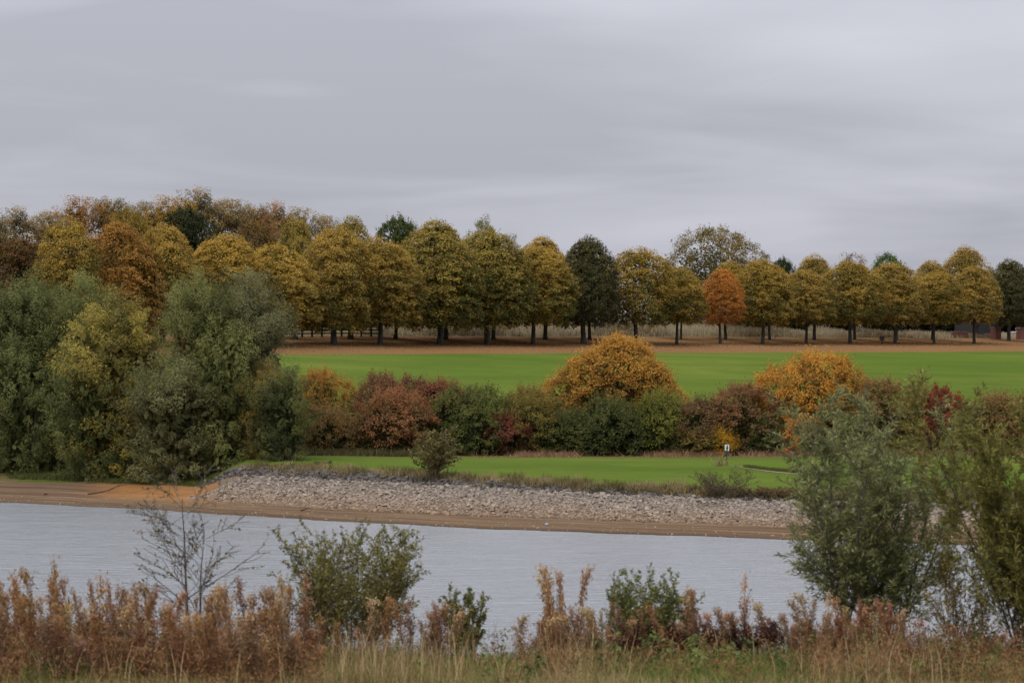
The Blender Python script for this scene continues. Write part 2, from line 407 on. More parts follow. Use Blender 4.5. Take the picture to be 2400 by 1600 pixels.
def path(rng, p0, d0, length, n, wig, trop):
    pts = [np.array(p0, float)]; d = nrm(np.array(d0, float)); st = length / (n - 1)
    for _ in range(n - 1):
        d = nrm(d + rng.normal(size=3) * wig + np.array([0, 0, trop])); pts.append(pts[-1] + d * st)
    return np.array(pts)
def grow(rng, p0, d0, length, radius, lev, out, depth=0):
    """lev: list of dicts n, wig, trop, kids, ratio, ang, start; out collects (pts, radii, depth)"""
    c = lev[depth]; pts = path(rng, p0, d0, length, c['n'], c['wig'], c['trop'])
    t = np.linspace(0, 1, c['n']); rad = radius * (1 - t * c.get('taper', .8)); out.append((pts, rad, depth))
    if depth + 1 >= len(lev): return
    k = lev[depth + 1]; cnt = int(round(k['kids'] * rng.uniform(.8, 1.2)))
    for i in range(cnt):
        f = k['start'] + (1 - k['start']) * (i + rng.uniform(.1, .9)) / cnt
        x = f * (c['n'] - 1); a = int(min(x, c['n'] - 2)); q = pts[a] + (pts[a + 1] - pts[a]) * (x - a)
        d = nrm(pts[a + 1] - pts[a]); side = nrm(np.cross(d, rng.normal(size=3)))
        an = math.radians(k['ang'] * rng.uniform(.7, 1.3)); nd = d * math.cos(an) + side * math.sin(an)
        ln = length * k['ratio'] * rng.uniform(.65, 1.15) * (1 - k.get('short', .5) * f)
        grow(rng, q, nd, ln, max(np.interp(f, t, rad) * k.get('rr', .55), .0015), lev, out, depth + 1)
def twig_leaves(rng, lv, br, per_m, L, W, ang=45, up=.4, vfun=None, start=.1, rnd=.5):
    for pts, rad, _ in br:
        ln = np.linalg.norm(np.diff(pts, axis=0), axis=1).sum(); n = rng.poisson(per_m * ln * (1 - start))
        if n < 1: continue
        f = rng.uniform(start, 1.02, n) * (len(pts) - 1); a = np.clip(f.astype(int), 0, len(pts) - 2); fr = (f - a)[:, None]
        q = pts[a] * (1 - fr) + pts[a + 1] * fr; d = nrm(pts[a + 1] - pts[a])
        side = nrm(np.cross(d, rng.normal(size=(n, 3)))); an = np.radians(ang * rng.uniform(.6, 1.4, n))[:, None]
        T = nrm(d * np.cos(an) + side * np.sin(an) + rng.normal(size=(n, 3)) * .15)
        Nn = nrm(np.cross(T, rng.normal(size=(n, 3)))) * rnd + np.array([0, 0, up]) + .15 * side
        lf = rng.uniform(.7, 1.2, n)
        v0 = rng.uniform(0, 1)
        v = np.clip(.5 * v0 + .5 * rng.uniform(0, 1, n), 0, 1) if vfun is None else vfun(q, v0, rng)
        lv.add(q + T * (L * lf * .5)[:, None], Nn, T, L * lf, W * lf, v, rng.uniform(0, 1, n))

# ---- crown kinds -------------------------------------------------
def lime_crown(seed, R=4.0, H=9.6, n_cl=560, per=50):
    rng = rngf(seed); lv = Leaves()
    tt = np.array([0, .04, .12, .28, .45, .62, .78, .9, .97, 1.0]); rr = np.array([.52, .80, .95, 1.0, .97, .88, .72, .51, .30, .09])
    pr = rngf(seed * 7); rr = rr ** pr.uniform(.8, 1.3); amp = pr.uniform(.8, 1.9); lx, ly = pr.normal(size=2) * .25
    def env(t, a):
        w = 1 + amp * (.07 * np.sin(2 * a + seed) + .05 * np.sin(3 * a + seed * 1.7 + 4 * t) + .04 * np.sin(5 * a + 9 * t))
        return R * np.interp(t, tt, rr) * w
    # clumps over the outside: scales of leaves hanging outwards
    t = rng.uniform(0, 1, n_cl * 3); keep = rng.uniform(0, 1, n_cl * 3) < np.interp(t, tt, rr) + .12; t = t[keep][:n_cl]
    a = rng.uniform(0, 6.283, len(t)); dep = 1 - .17 * rng.uniform(0, 1, len(t)) ** 1.5
    r = env(t, a) * dep
    C = np.stack([np.cos(a) * r, np.sin(a) * r, t * H * (1 - .02 * (1 - dep)) + rng.normal(size=len(t)) * .12], 1)
    slope = np.interp(t, tt, np.gradient(rr, tt) * -1) * R / H
    D = nrm(np.stack([np.cos(a), np.sin(a), np.clip(slope, -.5, 2.5)], 1))
    hv = field_noise(rng, C, 3.5)
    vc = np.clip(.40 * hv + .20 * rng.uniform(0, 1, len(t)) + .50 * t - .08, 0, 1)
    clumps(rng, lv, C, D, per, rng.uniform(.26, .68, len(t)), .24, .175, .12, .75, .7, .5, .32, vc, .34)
    # inner leaves close the crown
    n = 3600; t = rng.uniform(.03, .95, n); a = rng.uniform(0, 6.283, n); r = env(t, a) * rng.uniform(.15, .88, n)
    P = np.stack([np.cos(a) * r, np.sin(a) * r, t * H], 1)
    lv.add(P, rng.normal(size=(n, 3)) + [0, 0, 1.], rng.normal(size=(n, 3)), .36, .28, rng.uniform(.15, .85, n), rng.uniform(0, 1, n))
    # loose shoots over the top and hanging ones below
    n = 420; t = rng.uniform(.55, 1.0, n); a = rng.uniform(0, 6.283, n); r = env(t, a) * rng.uniform(.96, 1.08, n)
    C = np.stack([np.cos(a) * r, np.sin(a) * r, t * H + rng.uniform(0, .35, n) * t], 1); D = nrm(np.stack([np.cos(a) * .4, np.sin(a) * .4, np.ones(n)], 1))
    clumps(rng, lv, C, D, 4, .15, .9, .16, .09, .3, .5, .8, 0, np.clip(.6 * rng.uniform(0, 1, n) + .4 * t, 0, 1))
    n = 46; a = rng.uniform(0, 6.283, n); r = env(np.full(n, .05), a) * rng.uniform(.6, 1.03, n)
    C = np.stack([np.cos(a) * r, np.sin(a) * r, rng.uniform(-.40, .2, n)], 1); D = nrm(np.stack([np.cos(a), np.sin(a), -np.ones(n) * .3], 1))
    clumps(rng, lv, C, D, 18, .26, .7, .19, .13, .5, .6, .6, .5, rng.uniform(0, .8, n))
    for P in lv.P: P[:, 0] += lx * P[:, 2] / H; P[:, 1] += ly * P[:, 2] / H
    return lv.mesh('crown')

def lobes_for(rng, W, D, H, k, z0=.0, core=.36, spreadq=.62):
    """overlapping ellipsoids that make a shrub W wide, D deep, H high"""
    c, r = [], []
    for i in range(k):
        a = rng.uniform(0, 6.283); q = math.sqrt(rng.uniform(0, 1)) * spreadq
        x, y = math.cos(a) * q * W / 2, math.sin(a) * q * D / 2
        lim = math.sqrt(max(.05, 1 - (q / .95) ** 2))
        rad = rng.uniform(.20, .34) * min(W, H) * (1 if i else 1.25)
        z = rng.uniform(.18, 1) * (H * lim - rad * .8)
        if i % 4 == 0: z = H * lim - rad
        c.append((x, y, max(z, rad * .55) + z0)); r.append((rad * rng.uniform(.9, 1.25), rad * rng.uniform(.9, 1.2), rad * rng.uniform(.75, 1.05)))
    c.append((0, 0, H * .40 + z0)); r.append((W * core, D * core, H * (core + .04)))
    return np.array(c), np.array(r)
def lobe_crown(seed, W, D, H, k=14, n_cl=420, per=34, L=.13, Wl=.08, rad=.26, z0=0.0, up=.7, out=.6, rnd=.5, droop=.25, sprigs=160, sprig_len=.45, flat=.3, nsz=1.6, inner=1600, topv=.2, core=.36, spreadq=.62):
    rng = rngf(seed); lv = Leaves(); c, r = lobes_for(rng, W, D, H, k, z0, core, spreadq)
    area = (r ** 2).sum(1); pick = rng.choice(len(c), n_cl * 3, p=area / area.sum())
    d = nrm(rng.normal(size=(n_cl * 3, 3)) + [0, 0, .35]); C = c[pick] + d * r[pick] * rng.uniform(.82, 1.04, (n_cl * 3, 1))
    ins = np.zeros(len(C), bool)
    for j in range(len(c)):
        e = (((C - c[j]) / r[j]) ** 2).sum(1) < .66; ins |= e & (pick != j)
    ok = ~ins & (C[:, 2] > z0 + .05); C, d = C[ok][:n_cl], d[ok][:n_cl]
    D_ = nrm(d + [0, 0, .1])
    vc = np.clip(.55 * field_noise(rng, C, nsz) + .3 * rng.uniform(0, 1, len(C)) + topv * (C[:, 2] - z0) / H, 0, 1)
    clumps(rng, lv, C, D_, per, rng.uniform(.7, 1.3, len(C)) * rad, flat, L, Wl, up, out, rnd, droop, vc, .3)
    j = rng.integers(0, len(c), inner); P = c[j] + nrm(rng.normal(size=(inner, 3))) * r[j] * rng.uniform(.2, .85, (inner, 1)); P[:, 2] = np.maximum(P[:, 2], z0 + .1)
    lv.add(P, rng.normal(size=(inner, 3)) + [0, 0, .8], rng.normal(size=(inner, 3)), L * 2.0, Wl * 2.2, rng.uniform(0, .5, inner), rng.uniform(0, 1, inner))
    if sprigs:
        topi = rng.choice(len(C), sprigs, p=(w := np.clip(C[:, 2] - z0, 0, None) ** 2) / w.sum())
        q = C[topi]; dd = nrm(d[topi] + [0, 0, .9] + rng.normal(size=(sprigs, 3)) * .35); m = 9
        f = rng.uniform(0, 1, (sprigs, m)); ln = rng.uniform(.5, 1.3, (sprigs, 1)) * sprig_len
        P = (q[:, None, :] + dd[:, None, :] * (f * ln)[:, :, None]) + rng.normal(size=(sprigs, m, 3)) * L * .35
        T = dd[:, None, :] + rng.normal(size=(sprigs, m, 3)) * .6; Nn = rng.normal(size=(sprigs, m, 3)) + [0, 0, .6]
        v = np.repeat(np.clip(vc[topi], 0, 1), m) + rng.normal(size=sprigs * m) * .15
        lv.add(P.reshape(-1, 3), Nn.reshape(-1, 3), T.reshape(-1, 3), L * .9, Wl * .8, np.clip(v, 0, 1), rng.uniform(0, 1, sprigs * m))
    return lv.mesh('crown'), c, r

def willow_crown(seed, W, D, H, n_pl=260, per=110, L=.26, Wl=.06, z0=.3, plume=1.0, inner=2600, skirt=0.0):
    """plumes of narrow leaves that sweep up and out and nod at the ends"""
    rng = rngf(seed); lv = Leaves(); c, r = lobes_for(rng, W, D, H * .97, 17, z0)
    r[:, 2] *= 1.35
    n0 = n_pl * 3; pick = rng.choice(len(c), n0, p=(a := (r ** 2).sum(1)) / a.sum()); d = nrm(rng.normal(size=(n0, 3)) + [0, 0, .45])
    C = c[pick] + d * r[pick] * rng.uniform(.7, 1.0, (n0, 1)); ins = np.zeros(n0, bool)
    for j in range(len(c)): ins |= ((((C - c[j]) / r[j]) ** 2).sum(1) < .5) & (pick != j)
    ok = ~ins & (C[:, 2] > z0); C, d = C[ok][:n_pl], d[ok][:n_pl]
    if skirt:      # low growth round the foot
        k = int(n_pl * skirt); a = rng.uniform(0, 6.283, k); q = rng.uniform(.18, .44, k); C[:k] = np.stack([np.cos(a) * q * W, np.sin(a) * q * D, rng.uniform(.3, .22 * H, k)], 1); d[:k] = nrm(np.stack([np.cos(a), np.sin(a), np.full(k, .1)], 1))
    m = len(C)
    ax = nrm(d * .75 + [0, 0, .85] + rng.normal(size=(m, 3)) * .18)
    ln = rng.uniform(.8, 1.7, m) * plume; wd = ln * rng.uniform(.24, .36, m)
    f = rng.beta(1.4, 1.5, (m, per)); prof = np.sqrt(np.clip(f * (1.08 - f) * 4, .03, None)) * .9
    s1 = nrm(np.cross(ax, rng.normal(size=(m, 3)))); s2 = np.cross(ax, s1)
    a = rng.uniform(0, 6.283, (m, per)); q = np.sqrt(rng.uniform(.15, 1, (m, per))) * prof * wd[:, None]
    rad = np.cos(a)[:, :, None] * s1[:, None, :] + np.sin(a)[:, :, None] * s2[:, None, :]
    P = C[:, None, :] + ax[:, None, :] * ((f - .35) * ln[:, None])[:, :, None] + rad * q[:, :, None]
    P = P + (d * [1, 1, 0])[:, None, :] * (.28 * ln[:, None] * f ** 2)[:, :, None]; P[..., 2] -= .16 * ln[:, None] * f ** 2
    T = ax[:, None, :] * .8 + rad * .55 + rng.normal(size=P.shape) * .33; T[..., 2] -= .4 * f
    Nn = rad * .6 + d[:, None, :] * .5 + np.array([0, 0, .55]) + rng.normal(size=P.shape) * .4
    vc = np.clip(.6 * field_noise(rng, C, 3.0) + .4 * rng.uniform(0, 1, m), 0, 1)
    v = np.clip(vc[:, None] + rng.normal(size=(m, per)) * .16, 0, 1); b = rng.uniform(0, .5, (m, 1)) + rng.uniform(0, .5, (m, per))
    k = rng.uniform(.7, 1.3, (m, per))
    lv.add(P.reshape(-1, 3), Nn.reshape(-1, 3), T.reshape(-1, 3), (L * k).ravel(), (Wl * k).ravel(), v.ravel(), b.ravel())
    j = rng.integers(0, len(c), inner); P = c[j] + nrm(rng.normal(size=(inner, 3))) * r[j] * rng.uniform(.15, .75, (inner, 1)); P[:, 2] = np.maximum(P[:, 2], z0)
    lv.add(P, rng.normal(size=(inner, 3)) + [0, 0, .7], rng.normal(size=(inner, 3)) + [0, 0, 1.], .5, .26, rng.uniform(0, .5, inner), rng.uniform(0, 1, inner))
    return lv.mesh('crown')

def limbs_to(rng, targets, z_split, r0, trunk_top, n=12):
    out = []
    idx = rng.choice(len(targets), min(n, len(targets)), replace=False)
    for i in idx:
        e = targets[i]; p0 = np.array([0, 0, rng.uniform(z_split, trunk_top)]); mid = (p0 + e) / 2 + np.array([0, 0, .12 * np.linalg.norm(e - p0)])
        t = np.linspace(0, 1, 6)[:, None]; pts = (1 - t) ** 2 * p0 + 2 * t * (1 - t) * mid + t ** 2 * e
        out.append((pts, np.linspace(r0 * .45, r0 * .1, 6)))
    return out
def trunk_mesh(seed, H, r, lean=.03, limbs=5, spread=2.0, base_flare=1.5, split=.45):
    rng = rngf(seed); n = 9; z = np.linspace(-.25, H, n); off = np.cumsum(rng.normal(size=(n, 2)) * lean, 0); off -= off[0]
    pts = np.column_stack([off, z]); rad = r * np.interp(z, [-.25, .15, .5, H * .5, H], [base_flare, 1.25, 1.0, .8, .18])
    br = [(pts, rad)]
    for i in range(limbs):
        f = split + (1 - split) * (i + .3) / limbs; p0 = pts[0] + np.array([np.interp(f * H, z, pts[:, 0]), np.interp(f * H, z, pts[:, 1]), 0]); p0[2] = f * H * .9
        a = rng.uniform(0, 6.283); d = np.array([math.cos(a), math.sin(a), .75])
        b = path(rng, p0, d, spread * rng.uniform(.7, 1.2), 6, .12, .06); br.append((b, np.linspace(r * .42, r * .1, 6)))
    return tubes_mesh('trunk', br, 7)

def birch_parts(seed, H=15.0, R=2.6, dense=1.0, L=.17, W=.12, droop=-.10):
    rng = rngf(seed); out = []
    lev = [dict(n=12, wig=.035, trop=.02, taper=.9), dict(kids=38, start=.18, ang=48, ratio=R / H * 1.5, short=.72, n=7, wig=.10, trop=.10, rr=.4, taper=.8), dict(kids=7, start=.2, ang=45, ratio=.42, short=.3, n=5, wig=.15, trop=droop, rr=.5)]
    grow(rng, (0, 0, -.2), (0, 0, 1), H, .17, lev, out)
    lv = Leaves(); tw = [b for b in out if b[2] == 2]; mid = [b for b in out if b[2] == 1]
    ph = rng.uniform(0, 6, 3)
    def vf(q, v0, r): return np.clip(.5 + .22 * np.sin(q[:, 0] * 1.1 + ph[0]) + .22 * np.sin(q[:, 2] * .8 + ph[1]) + r.normal(size=len(q)) * .2, 0, 1)
    for pts, rad, _ in tw:
        n = rng.poisson(26 * dense); f = rng.uniform(.05, 1.1, n) * (len(pts) - 1); a = np.clip(f.astype(int), 0, len(pts) - 2)
        q = pts[a] + (pts[a + 1] - pts[a]) * (f - a)[:, None] + rng.normal(size=(n, 3)) * .14
        lv.add(q, rng.normal(size=(n, 3)) + [0, 0, .9], rng.normal(size=(n, 3)), L * rng.uniform(.7, 1.3, n), W, vf(q, 0, rng), rng.uniform(0, 1, n))
    trunk = tubes_mesh('trunk', [(b[0], b[1]) for b in out if b[2] < 1] + [(b[0], np.maximum(b[1], .012)) for b in mid], 5)
    return trunk, lv.mesh('crown')
def open_tree_parts(seed, H=15, R=6, clump_n=150, per=60, rad=.8, L=.2, W=.14, split=.3, spreadang=42):
    """round spreading tree with foliage in separate clouds and sky between them"""
    rng = rngf(seed); out = []
    lev = [dict(n=7, wig=.05, trop=.02, taper=.55), dict(kids=9, start=.45, ang=spreadang, ratio=R / H * 2.0 / (1 - split), short=.1, n=7, wig=.13, trop=.07, rr=.55, taper=.7), dict(kids=6, start=.35, ang=45, ratio=.45, short=.2, n=5, wig=.16, trop=.06, rr=.5), dict(kids=3, start=.4, ang=40, ratio=.5, short=.2, n=4, wig=.2, trop=.04, rr=.5)]
    grow(rng, (0, 0, -.2), (0, 0, 1), H * .55, .32, lev, out)
    tips = np.array([b[0][-1] for b in out if b[2] >= 2]); lv = Leaves()
    sc = np.array([R / max(np.abs(tips[:, :2]).max(), .1)] * 2 + [(H - rad * .6) / tips[:, 2].max()])
    br = [(b[0] * sc, b[1]) for b in out]; tips = tips * sc; tips = tips[tips[:, 2] > H * split]
    if len(tips) > clump_n: tips = tips[rng.choice(len(tips), clump_n, replace=False)]
    ctr = np.array([0, 0, H * .5]); D = nrm(tips - ctr); vc = np.clip(.5 * field_noise(rng, tips, 4) + .5 * rng.uniform(0, 1, len(tips)), 0, 1)
    clumps(rng, lv, tips, D, per, rng.uniform(.6, 1.25, len(tips)) * rad, .34, L, W, .8, .5, .55, .2, vc, .3)
    return tubes_mesh('trunk', br, 5), lv.mesh('crown')

# ------------------------------------------------------------------ planting helpers
def colour(o, c1, c2):
    o.color = (*c1, 1); o['c2'] = [float(x) for x in c2]
def tree(name, label, cat, X, Y, parts, group=None, rz=0.0, sink=0.0):
    """parts: list of (part name, mesh, material, scale, z, colours or None)"""
    r = empty(name, (X, Y, gz(X, Y) - sink), rz); prop(r, label, cat, group)
    for (pn, me, mat, sc, z, cc) in parts:
        o = link(pn, me, mat, r, (0, 0, z), sc)
        if cc: colour(o, *cc)
    return r

# ------------------------------------------------------------------ stone embankment: stones one by one, the small ones as a mass
def build_stones():
    emb = GROUND['stone_embankment']; rng = rngf(5)
    protos = []
    base = np.array([[x, y, z] for x in (-1, 1) for y in (-1, 1) for z in (-1, 1)], float)
    FQ = np.array([[0, 1, 3, 2], [4, 6, 7, 5], [0, 4, 5, 1], [2, 3, 7, 6], [0, 2, 6, 4], [1, 5, 7, 3]])
    for i in range(12):
        v = base * (1 + rng.uniform(-.38, .25, base.shape)); v[:, 2] *= .62; v[v[:, 2] > 0, :2] *= rng.uniform(.55, .9); protos.append(v * .5)
    def surf(n, smin, smax, xmin=-17.4, xmax=29):
        X = rng.uniform(xmin, xmax, n); s = rng.uniform(smin, smax, n)
        top = 5.0 + np.clip((X + 17.6) / 3.2, 0, 1) * 4.2; ok = s < np.where(smax > 9.1, 99, top); X, s = X[ok], s[ok]
        Y = yshore(X) + s / COSA; return X, Y, s
    def cols(s, dark):
        n = len(s); g = rng.uniform(.6, 1.2, n)[:, None]
        light = np.array([.345, .285, .235]) * g; warm = np.array([.30, .205, .13]) * g
        k = np.clip(1.25 - (s - 4.8) / 1.6 + rng.normal(size=n) * .35, 0, 1)[:, None] * .75
        grey = np.array([.29, .258, .225]) * g; kk = np.clip((s - 7.0) / 1.5 + rng.normal(size=n) * .3, 0, 1)[:, None] * .75
        c = light * (1 - k) + warm * k; c = c * (1 - kk) + grey * kk
        if dark: c = np.array([.098, .088, .082]) * rng.uniform(.4, 1.7, n)[:, None]
        return c
    mats = []
    for nme in ('stone', 'stones'):
        m, nt, N, L = new_mat(nme)
        src = N('ShaderNodeObjectInfo').outputs['Color'] if nme == 'stone' else attr(nt, 'col').outputs['Vector']
        tc = N('ShaderNodeNewGeometry'); f = noise_node(nt, tc.outputs['Position'], 9, 4, .6)
        c = mixc(nt, 1.0, src, ramp_node(nt, f, [(.3, (.75, .74, .72)), (.7, (1.1, 1.08, 1.04))]), 'MULTIPLY')
        p = N('ShaderNodeBsdfPrincipled'); L(c, p.inputs['Base Color']); p.inputs['Roughness'].default_value = .85; p.inputs['Specular IOR Level'].default_value = .2
        o = N('ShaderNodeOutputMaterial'); L(p.outputs[0], o.inputs[0]); mats.append(m)
    def mass(n, smin, smax, lo, hi, dark=False, gap=None):
        X, Y, s = surf(n, smin, smax)
        if gap is not None:
            ok = gap(X) > rng.uniform(0, 1, len(X)); X, Y, s = X[ok], Y[ok], s[ok]
        n = len(X); Z = ground_z(X, Y); sz = rng.uniform(lo, hi, n) * rng.uniform(.7, 1.2, n)
        pr = np.array(protos)[rng.integers(0, 12, n)] * sz[:, None, None] * rng.uniform(.8, 1.35, (n, 1, 3))
        a = rng.uniform(0, 6.283, n); t1 = rng.normal(size=n) * .35 - .25
        ca, sa = np.cos(a)[:, None], np.sin(a)[:, None]
        x = pr[..., 0] * ca - pr[..., 1] * sa; y = pr[..., 0] * sa + pr[..., 1] * ca; z = pr[..., 2]
        y, z = y * np.cos(t1)[:, None] - z * np.sin(t1)[:, None], y * np.sin(t1)[:, None] + z * np.cos(t1)[:, None]
        V = np.stack([x + X[:, None], y + Y[:, None], z + (Z + sz * .12)[:, None]], -1).reshape(-1, 3)
        Q = (FQ[None] + (np.arange(n) * 8)[:, None, None]).reshape(-1, 4)
        return V, Q, np.repeat(cols(s, dark), 6, 0)
    def joined(name, groups):
        Vs, Qs, Cs, off = [], [], [], 0
        for V, Q, c in groups: Vs.append(V); Qs.append(Q + off); Cs.append(c); off += len(V)
        me = mesh_np(name, np.concatenate(Vs), np.concatenate(Qs), False, {'col': np.concatenate(Cs)})
        return prop(link(name, me, mats[1], emb), kind='stuff')
    veg = lambda X: np.clip(1.15 - (X + 4) / 16 + .3 * np.sin(X * 1.3), .15, 1)
    joined('small_stones', [mass(15000, 4.75, 9.1, .06, .145), mass(2600, 4.75, 9.1, .12, .19), mass(2600, 4.2, 6.0, .06, .12), mass(3200, 9.02, 10.35, .11, .24, True, veg)])
    pm = [mesh_np('stone', v, FQ) for v in protos]
    for me in pm: me.materials.append(mats[0])
    X, Y, s = surf(420, 4.9, 9.0); Z = ground_z(X, Y); c = cols(s, False)
    for i in range(min(260, len(X))):
        k = rng.uniform(.17, .26); o = link('stone', pm[i % 12], None, emb, (X[i], Y[i], Z[i] + .08), (k * rng.uniform(.9, 1.4), k, k * rng.uniform(.7, 1.1)))
        o.rotation_euler = (rng.normal() * .3 - .2, rng.normal() * .2, rng.uniform(0, 6.28)); o.color = (*c[i], 1)
    # pale pebbles and shells strewn over the mud
    n = 420; X = rng.uniform(-30, 26, n); s = np.abs(rng.normal(size=n)) * 1.6 + .1; Y = yshore(X) + s / COSA; Z = ground_z(X, Y)
    pr = np.array(protos)[rng.integers(0, 12, n)] * rng.uniform(.03, .09, (n, 1, 1)); V = (pr + np.stack([X, Y, Z + .02], 1)[:, None, :]).reshape(-1, 3)
    Q = (FQ[None] + (np.arange(n) * 8)[:, None, None]).reshape(-1, 4)
    cc = np.repeat(np.array([.36, .29, .22]) * rng.uniform(.4, 1.2, (n, 1)), 6, 0)
    me = mesh_np('pebbles', V, Q, False, {'col': cc}); o = link('pebbles', me, mats[1]); prop(o, 'pale pebbles strewn over the brown mud along the waterline', 'pebbles', kind='stuff')
build_stones()

def build_path():
    # trodden path across the meadow, right of the sign; the shadow of the bank above is drawn later as dark blades
    rng = rngf(9); n = 40; t = np.linspace(0, 1, n)
    px = 1712 + t * 260; py = 1091 + t * 32 + 2 * np.sin(t * 5)
    Y = (EYE - 2.0) * F / (py - 800); X = K(px) * Y
    for _ in range(6): Y = (EYE - ground_z(X, Y)) * F / (py - 800); X = K(px) * Y
    w = .50 * np.sin(np.clip(t * 1.15 + .12, 0, 1) * math.pi) + .12
    V = []
    for i in range(n):
        for k in (-1, 1): V.append((X[i], Y[i] + k * w[i] * (1 + .2 * math.sin(i * 1.7 + k)), gz(X[i], Y[i] + k * w[i]) + .02))
    Q = np.array([[2 * i, 2 * i + 2, 2 * i + 3, 2 * i + 1] for i in range(n - 1)])
    m = plain_material('path_earth', (.20, .150, .095), .9, .25, 3); prop(link('path', mesh_np('path', np.array(V), Q, True), m), kind='structure')
    return X, Y
PATHX, PATHY = build_path()

# ------------------------------------------------------------------ the lime avenue on the hill
LIMES = [lime_crown(100 + i) for i in range(6)]
LTR = [trunk_mesh(40 + i, 5.6, .30, .03, 5, 2.2, 1.45, .42) for i in range(4)]
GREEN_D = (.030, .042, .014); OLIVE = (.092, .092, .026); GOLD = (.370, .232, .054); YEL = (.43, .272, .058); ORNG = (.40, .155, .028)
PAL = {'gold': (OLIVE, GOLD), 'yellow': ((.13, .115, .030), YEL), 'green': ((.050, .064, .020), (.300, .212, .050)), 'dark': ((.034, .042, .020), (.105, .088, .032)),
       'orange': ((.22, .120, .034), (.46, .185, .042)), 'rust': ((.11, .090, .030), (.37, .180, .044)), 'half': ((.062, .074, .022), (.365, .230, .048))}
def lime(px, top, width, bot, pal, label, back=0.0, i=0, base_r=1.0, group='lime trees of the avenue'):
    Y = (311.87 + back) / (1 - 1.215 * K(px)); X = K(px) * Y; g = gz(X, Y)
    z0 = Zof(bot - 9, Y) - g; h = Zof(top, Y) - g - z0; R = width * 1.0 / 2 / F * Y
    k = LIMES[i % 6]; sy = R / 4.0
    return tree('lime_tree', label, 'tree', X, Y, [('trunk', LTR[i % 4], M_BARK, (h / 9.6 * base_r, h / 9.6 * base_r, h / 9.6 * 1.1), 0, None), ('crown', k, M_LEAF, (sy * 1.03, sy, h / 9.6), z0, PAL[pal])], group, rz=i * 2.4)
FRONT = [
 (155, 519, 160, 775, 'half', 'yellow and green lime at the far left end of the avenue, above the dark willow'),
 (281, 526, 195, 780, 'rust', 'rusty orange broad lime behind the willows, second from left in the avenue'),
 (380, 532, 185, 778, 'gold', 'golden lime right of the rusty orange one, above the yellowing willow'),
 (528, 555, 195, 776, 'yellow', 'yellow lime rising behind the tall grey willow'),
 (648, 575, 205, 770, 'yellow', 'bright yellow lime directly right of the tall willow, left of the dark fence'),
 (782, 539, 200, 775, 'gold', 'wide golden lime standing in front of the dark timber fence'),
 (892, 561, 195, 772, 'gold', 'golden lime beside the end post of the timber fence'),
 (1032, 523, 220, 772, 'green', 'tallest green and gold lime in the middle of the avenue'),
 (1142, 544, 215, 770, 'green', 'large olive lime right of the tallest lime'),
 (1250, 584, 200, 764, 'half', 'golden olive lime immediately left of the dark green lime'),
 (1367, 557, 160, 768, 'dark', 'dark green lime standing above the big orange maple'),
 (1490, 584, 170, 766, 'half', 'olive gold lime with a pointed top right of the dark green lime'),
 (1586, 630, 140, 765, 'half', 'smaller olive lime immediately left of the small orange tree'),
 (1688, 634, 104, 764, 'orange', 'small bright orange lime, the most orange of the avenue'),
 (1788, 612, 150, 766, 'half', 'round olive gold lime immediately right of the small orange tree'),
 (1890, 636, 150, 764, 'gold', 'gold lime above the right-hand orange maple'),
 (1993, 612, 158, 764, 'half', 'gold and green lime, fifth from the right end of the front row'),
 (2098, 618, 158, 765, 'gold', 'evenly golden lime, fourth from the right end of the front row'),
 (2189, 640, 138, 763, 'half', 'smaller green gold lime third from the right end of the front row'),
 (2283, 626, 132, 762, 'gold', 'golden lime in front of the dark brick outbuilding'),
 (2364, 612, 120, 768, 'dark', 'dark green tree at the right edge beside the brick gate pier'),
]
for n, (px, top, w, bot, pal, lab) in enumerate(FRONT): lime(px, top, w, bot, pal, lab, 0.0 if n < 20 else 9.0, n)
BACK = [
 (690, 516, 125, 770, 'green', 'green and yellow lime of the back row peeping between two golden ones'),
 (822, 514, 120, 765, 'green', 'greenish lime of the back row right of the wide golden lime'),
 (927, 575, 150, 765, 'half', 'back row lime whose trunk shows right of the fence end post'),
 (1045, 560, 150, 765, 'half', 'back row lime whose trunk shows beside the tallest lime'),
 (1157, 575, 150, 764, 'green', 'back row lime hidden behind the large olive lime'),
 (1278, 560, 160, 763, 'gold', 'golden back row lime whose rounded top shows left of the dark lime'),
 (1382, 600, 130, 765, 'dark', 'back row lime whose trunk stands beside the dark lime'),
 (1596, 645, 110, 763, 'half', 'back row lime with a thin trunk left of the small orange tree'),
 (1700, 613, 120, 763, 'half', 'olive back row lime whose top rises behind the small orange tree'),
 (1803, 628, 120, 764, 'half', 'back row lime right behind the round olive gold lime'),
 (1908, 601, 108, 762, 'half', 'green gold back row lime rising above the right-hand orange maple'),
 (2003, 622, 110, 762, 'half', 'back row lime hidden behind the fifth lime from the right'),
 (2101, 632, 110, 762, 'half', 'back row lime hidden behind the fourth lime from the right'),
 (2186, 614, 110, 762, 'gold', 'golden back row lime with a rounded top near the right end'),
 (2266, 579, 130, 762, 'gold', 'tall golden lime rising behind the last front row trees at right'),
]
for n, (px, top, w, bot, pal, lab) in enumerate(BACK): lime(px, top, w, bot, pal, lab, 12.0 if n not in (14,) else 26, n + 2, .85, 'back row of the lime avenue')

